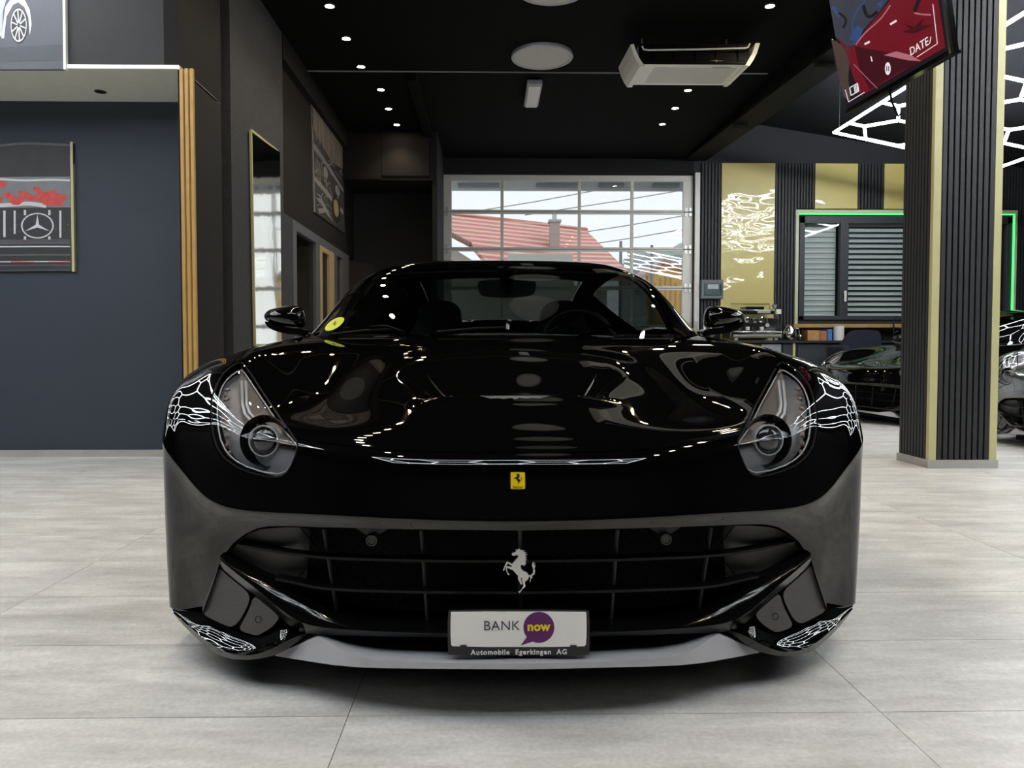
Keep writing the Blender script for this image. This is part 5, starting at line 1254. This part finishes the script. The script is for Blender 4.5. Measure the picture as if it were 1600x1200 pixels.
B().lathe([(.0,.008),(.03,.008),(.034,.0),(.034,-.01)], cfp(1199,508,11.64), (0,-1,0), 20).build('gauge', M_white, cf); cbox(1213,483,1221,491,11.40,11.44,.01).build('knob', M_white, cf)
B().lathe([(.0,.0),(.02,.0),(.045,.06),(.042,.06)], cfp(1210,482,11.7), 'z', 16).build('cup', mat('clear_cup', (.45,.45,.45), .2), cf)
gr = empty('milk_jug', cfp(1234,531,11.5), 'round polished chrome jug right of the espresso machine', 'jug')
B().lathe([(.0,.0),(.085,.0),(.10,.03),(.105,.10),(.09,.16),(.06,.20),(.065,.23),(.0,.235)], cfp(1234,531,11.5), 'z', 28).build('vessel', M_chrome, gr, smooth=True, auto=50)
q = cfp(1234,531,11.5); B().tube([q+np.array([.08,0,.19]), q+np.array([.15,0,.17]), q+np.array([.15,0,.07]), q+np.array([.10,0,.05])], .008, 6).build('handle', M_chrome, gr, smooth=True); B().lathe([(.0,.0),(.012,.0),(.012,.02),(.0,.028)], q+np.array([0,0,.235]), 'z', 12).build('lid_knob', M_counter, gr)
tag(B().lathe([(.0,.0),(.03,.0),(.035,.06),(.02,.09),(.0,.09)], cfp(1250,531,11.55), 'z', 16).build('salt_shaker', M_chrome, smooth=True), 'tiny chrome shaker left of the shelf post', 'shaker')
# wooden shelf
sh = empty('oak_shelf', atY(1330,512,11.6), 'narrow oak shelf board under the shuttered window', 'shelf')
sa, sb = atY(1240,506,11.62), atY(1600,512,11.62)
B().box((sa[0],11.60,sb[2]), (sb[0],YB-.045,sa[2]), .004).build('board', M_wood, sh)
B().box((sa[0],YB-.07,sb[2]-.06), (sb[0],YB-.05,sb[2])).build('batten', M_paleyellow, sh)
for a_ in (1254,1358,1470):
    p_ = atY(a_,520,11.75); B().box((p_[0]-.04,11.72,zk), (p_[0]+.04,11.78,sb[2])).build('post', M_counter, sh)
def kbox(x0,y0,x1,ya,yb,name,m,label,cat):
    p_ = atY(x0,y0,ya); q_ = atY(x1,y0,ya); return tag(B().box((p_[0],ya,zk), (q_[0],yb,p_[2]), .004).build(name, m), label, cat)
M_card = mat('orange_cardboard', (.50,.24,.09), .7, var=.4, scale=22)
o = kbox(1262,516,1281,11.45,11.66,'cardboard_box',M_card,'left orange brown snack carton under the shelf','box'); kbox(1281.5,517,1292,11.47,11.66,'cardboard_box',mat('rust_cardboard', (.42,.17,.08), .7, var=.4, scale=25),'right rust brown snack carton touching the blue carton','box'); kbox(1293.2,514.5,1300.5,11.45,11.66,'blue_carton',mat('blue_carton', (.06,.20,.52), .6, var=.5, scale=18),'small blue carton beside the paper roll','box')
pr = empty('paper_roll', cfp(1310,531.5,11.48), 'white kitchen paper roll standing under the oak shelf', 'paper roll')
q = cfp(1310,531.8,11.48); rr_ = 8./FPX*11.48; hh_ = cfp(1310,509,11.48)[2]-q[2]
q[2] = zk
B().lathe([(.02,hh_),(rr_,hh_),(rr_,.0),(.02,.0)], q, 'z', 28).build('paper', mat('white_paper', (.75,.74,.70), .8), pr, smooth=True, auto=40); B().lathe([(.016,.001),(.02,.001),(.02,hh_+.002),(.016,hh_+.002)], q, 'z', 16).build('tube', M_card, pr)
ta = empty('black_tap', cfp(1395,531,11.6), 'slim black kitchen tap at the counter beside the pillar', 'tap')
q = cfp(1396,531,11.50); q[2] = zk
B().tube([q, q+np.array([0,0,.20]), q+np.array([.0,0,.33]), q+np.array([.03,-.03,.38]), q+np.array([.07,-.06,.37]), q+np.array([.08,-.07,.31])], .014, 8).build('spout', M_counter, ta, smooth=True); B().lathe([(.0,.04),(.028,.04),(.03,.0),(.0,.0)], q, 'z', 16).build('base', M_counter, ta); B().tube([q+np.array([.02,0,.12]), q+np.array([.07,0,.15])], .008, 6).build('lever', M_counter, ta)
# navy chair
ch = empty('navy_chair', atZ(1345,640,0), 'dark navy upholstered tub chair in front of the kitchen counter', 'chair')
YC = 10.75; M_navyf = mat('navy_velvet', (.012,.014,.028), .9, var=.3, scale=20)
def chp(a, b): return atY(a, b, YC)
bk_ = rounded([(1306,560),(1312,545),(1322,530),(1330,519),(1342,515.5),(1360,515),(1374,517),(1377,525),(1378,560)],2)
B().prism([chp(*a) for a in bk_], (0,.10,0)).build('backrest', M_navyf, ch)
ca, cb2 = chp(1300,560), chp(1384,575); zs_ = cb2[2]
B().box((ca[0]+.05,YC-.50,zs_-.10), (cb2[0]-.03,YC+.06,zs_+.04), .04).build('seat', M_navyf, ch, smooth=True)
for a_, b_ in ((1293,1306),(1376,1388)):
    p_, q_ = chp(a_,540), chp(b_,540); B().box((p_[0],YC-.45,zs_-.05), (q_[0],YC+.06,p_[2]), .04).build('armrest', M_navyf, ch, smooth=True)
for dx in (ca[0]+.10, cb2[0]-.08):
    for dy in (-.42,.0): B().tube([(dx,YC+dy,zs_-.08),(dx,YC+dy,0)], .014, 8).build('leg', M_counter, ch)
# meter box
mb_ = empty('meter_box', atY(1113,467,YB-.1), 'small grey electrical box with clear flap beside the gate', 'electrical box')
p_, q_ = atY(1095.5,437,YB-.12), atY(1130.5,467,YB-.12)
B().box((p_[0],YB-.12,q_[2]), (q_[0],YB-.036,p_[2]), .015).build('housing', mat('grey_plastic_box', (.16,.18,.20), .5), mb_)
p_, q_ = atY(1101,441.5,YB-.13), atY(1128,461.5,YB-.13)
B().box((p_[0],YB-.135,q_[2]), (q_[0],YB-.118,p_[2]), .006).build('flap', mat('smoked_flap', (.12,.17,.20), .08, coat=.5), mb_)
B().box((p_[0]+.05,YB-.138,(p_[2]+q_[2])/2), (q_[0]-.06,YB-.134,p_[2]-.03), .001).build('fuse_row', mat('fuse_white', (.45,.52,.55), .3), mb_); B().box((q_[0]-.035,YB-.140,q_[2]+.03), (q_[0]-.01,YB-.134,p_[2]-.03), .001).build('latch', M_counter, mb_)
# picture frame on the counter (white edged)
pf = empty('small_frame', atY(1103,531,11.5), 'small white edged frame standing behind the car mirror', 'frame')
for a_, b_ in (((1100,490),(1102.5,531)),((1100,490),(1112,492.5)),((1109.5,490),(1112,531))):
    p_, q_ = atY(*a_,11.5), atY(*b_,11.5); B().box((p_[0],11.5,max(q_[2],zk)), (q_[0],11.53,p_[2])).build('edge', M_white, pf)
p_, q_ = atY(1102,492,11.51), atY(1110,531,11.51); B().box((p_[0],11.515,zk), (q_[0],11.528,p_[2])).build('sheet', M_counter, pf)
# =================================================================== OUTSIDE
st(B().box((-40,YB+.2,-.25), (60,90,-.12)).build('ground_outside', mat('asphalt', (.42,.42,.41), .9)))
def roof_material():
    m = mat('red_roof_tiles', (.62,.25,.20), .8, var=.25, scale=2.2); n = m.node_tree.nodes; l = m.node_tree.links; b = n['Principled BSDF']  # tile reds paled to pink, glare haze put into the colour
    gm = n.new('ShaderNodeNewGeometry'); wv = n.new('ShaderNodeTexWave'); wv.bands_direction = 'Z'; wv.inputs['Scale'].default_value = 1.35; wv.inputs['Distortion'].default_value = .4
    l.new(gm.outputs['Position'], wv.inputs['Vector']); src = b.inputs['Base Color'].links[0].from_socket
    mx = n.new('ShaderNodeMix'); mx.data_type = 'RGBA'; mx.inputs[7].default_value = (.78,.52,.47,1)
    r = n.new('ShaderNodeValToRGB'); r.color_ramp.elements[0].position = .45; r.color_ramp.elements[1].position = .75; l.new(wv.outputs['Fac'], r.inputs[0]); l.new(r.outputs[0], mx.inputs[0]); l.new(src, mx.inputs[6]); l.new(mx.outputs[2], b.inputs['Base Color'])
    bp = n.new('ShaderNodeBump'); bp.inputs['Distance'].default_value = .05; l.new(wv.outputs['Fac'], bp.inputs['Height']); l.new(bp.outputs[0], b.inputs['Normal']); return m
M_roof = roof_material(); M_cream = mat('cream_render', (.62,.61,.57), .9)
hs_ = empty('red_roof_house', (1,29,0), 'pale house with a long red tiled roof and chimney outside the gate', 'house')
A_ = atY(640,329,31.); B_ = atY(917,361,33.5); C_ = atY(990,432,27.); D_ = atY(780,432,26.); E_ = atY(735,380,27.2); F_ = atY(640,330,28.8)
for t_ in (0,): B().prism([tuple(A_),tuple(B_),tuple(C_),tuple(D_),tuple(E_),tuple(F_)], (0,.15,-.15)).build('roof', M_roof, hs_)
B().tube([E_+np.array([0,-.05,-.05]), F_+np.array([0,-.05,-.05])], .09, 6).build('verge_board', mat('brown_board', (.25,.16,.13), .8), hs_); B().tube([A_+np.array([0,0,.03]), B_+np.array([0,0,.03])], .13, 6).build('ridge', M_roof, hs_)
g1 = atY(640,335,29.2); g2 = atY(780,412,28.0)
B().prism([(g1[0],29.0,-.1),(g2[0]+3,29.0,-.1),(g2[0]+3,29.0,g2[2]-.6),(g2[0],29.0,g2[2]-.4),(g1[0],29.0,g1[2]-.3)], (0,.3,0)).build('gable_wall', M_cream, hs_)
B().box((g2[0]-1,29.4,-.1), (C_[0]-.6,32,C_[2]-.25)).build('wall', M_cream, hs_)
c1, c2 = atY(859,348,30.), atY(874,372,30.)
B().box((c1[0],29.8,c2[2]-.5), (c2[0],30.3,c1[2])).build('chimney', mat('chimney_render', (.42,.36,.34), .9), hs_)
B().box((c1[0]-.06,29.75,c1[2]), (c2[0]+.06,30.35,c1[2]+.10)).build('chimney_cap', M_ring, hs_); B().lathe([(.10,.0),(.10,.3),(.18,.32),(.0,.42)], ((c1[0]+c2[0])/2,30.05,c1[2]+.10), 'z', 10).build('chimney_pot', M_steel, hs_)
v1 = atY(800,385,29.5)
sb_ = empty('white_sign_board', atY(844,402,20.), 'white sign board standing outside behind the car roof', 'sign')
p_, q_ = atY(793,396,20.), atY(895,412,20.); B().box((p_[0],20,q_[2]-1), (q_[0],20.1,p_[2]), .02).build('panel', M_cream, sb_); B().tube([(p_[0]+.3,20.2,-.12),(p_[0]+.3,20.2,p_[2])], .05, 8).build('post', M_steel, sb_); B().tube([(q_[0]-.3,20.2,-.12),(q_[0]-.3,20.2,p_[2])], .05, 8).build('post', M_steel, sb_)
yh = empty('yellow_house', (9.5,36,0), 'small ochre wooden house with brown gable roof behind the gate', 'house')
M_ochre = mat('ochre_boards', (.66,.44,.17), .8, var=.2, scale=3)
pts_ = [atY(*a,36.) for a in ((1012,430),(1040,411),(1066,424),(1090,437),(1090,560),(1012,560))]
B().prism([tuple(p) for p in pts_], (0,.4,0)).build('gable_wall', M_ochre, yh)
a_, b_, c_ = atY(1008,434,35.7), atY(1040,409,35.7), atY(1096,438,35.7)
M_brnroof = mat('brown_roof', (.42,.30,.26), .85, var=.2)
B().prism([a_,b_,b_+np.array([0,0,.2]),a_+np.array([0,0,.2])], (0,6,0)).build('roof_left', M_brnroof, yh); B().prism([b_,c_,c_+np.array([0,0,.2]),b_+np.array([0,0,.2])], (0,6,0)).build('roof_right', M_brnroof, yh)
for k in range(9):
    p_ = atY(1016+k*8,470,35.96); B().box((p_[0]-.03,35.94,-.1), (p_[0]+.03,36.0,atY(1040,428,36)[2]-abs(k-3)*.22)).build('board_joint', mat('dark_ochre_joint', (.48,.31,.12), .85), yh)  # joint strips in a darker ochre
for k,(x_,y0_) in enumerate(((970,377),(1018.5,383))):
    p_ = atY(x_,y0_,30.); tag(B().tube([(p_[0],30,-.12),p_], [.09,.06], 8).build('utility_pole', mat('pole_grey', (.25,.26,.27), .8)), ('thin grey utility pole left of the ochre house, farther left' if k == 0 else 'thin grey utility pole right in front of the ochre house gable'), 'pole', 'utility poles')
for k,(a_,b_) in enumerate((((785,322),(905,302)),((880,325),(1075,296)),((905,362),(1075,336)),((940,377),(1075,357)))):
    pa_, pb_ = atY(a_[0]-60,a_[1]+11,42.), atY(b_[0]+40,b_[1]-7,42.)
    tag(B().tube([pa_, (pa_+pb_)/2+np.array([0,0,-.05]), pb_], .03, 5).build('power_line', mat('cable_grey', (.35,.36,.38), .8)), ('topmost power line','second power line from the top','third power line from the top','lowest power line')[k]+' crossing the sky beyond the gate', 'cable', 'power lines')
# hazy tree line far off
tr = random.Random(5); tb = B()
for k in range(40):
    a_ = tr.uniform(990,1075); p_ = atY(a_, 405+tr.uniform(-6,10), 60.); r_ = tr.uniform(.5,1.1)
    tb.lathe([(0,-r_),(r_*.8,-r_*.5),(r_,.0),(r_*.7,r_*.6),(0,r_)], p_, 'z', 7)
p_ = atY(1030,470,60.); tb.box((p_[0]-3.2,59.8,-.1), (p_[0]+3.2,60.6,atY(1030,412,60.)[2]))
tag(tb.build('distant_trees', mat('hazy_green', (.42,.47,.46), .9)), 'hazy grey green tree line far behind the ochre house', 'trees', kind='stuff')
# =================================================================== OTHER CARS
M_greypaint = mat('grey_car_paint', (.055,.057,.060), .18, coat=1., var=.03)
def place_car(nose, deg, label, remap):
    c = copy_tree(car, None, ('number_plate','horse_emblem','badge','round_sticker','emblem_post'), remap)
    t = math.radians(deg); hd_ = Vector((math.sin(t), -math.cos(t), 0)); c.location = Vector((nose[0],nose[1],0)) - hd_*2.3; c.rotation_euler = (0,0,t)
    c['label'] = label; c['category'] = 'car'; return c
place_car((4.05,8.1), -75, 'black sports car parked behind the slatted pillar', None)
place_car((4.48,5.55), -70, 'dark grey car at the right edge behind the pillar', {'black_car_paint': M_greypaint})
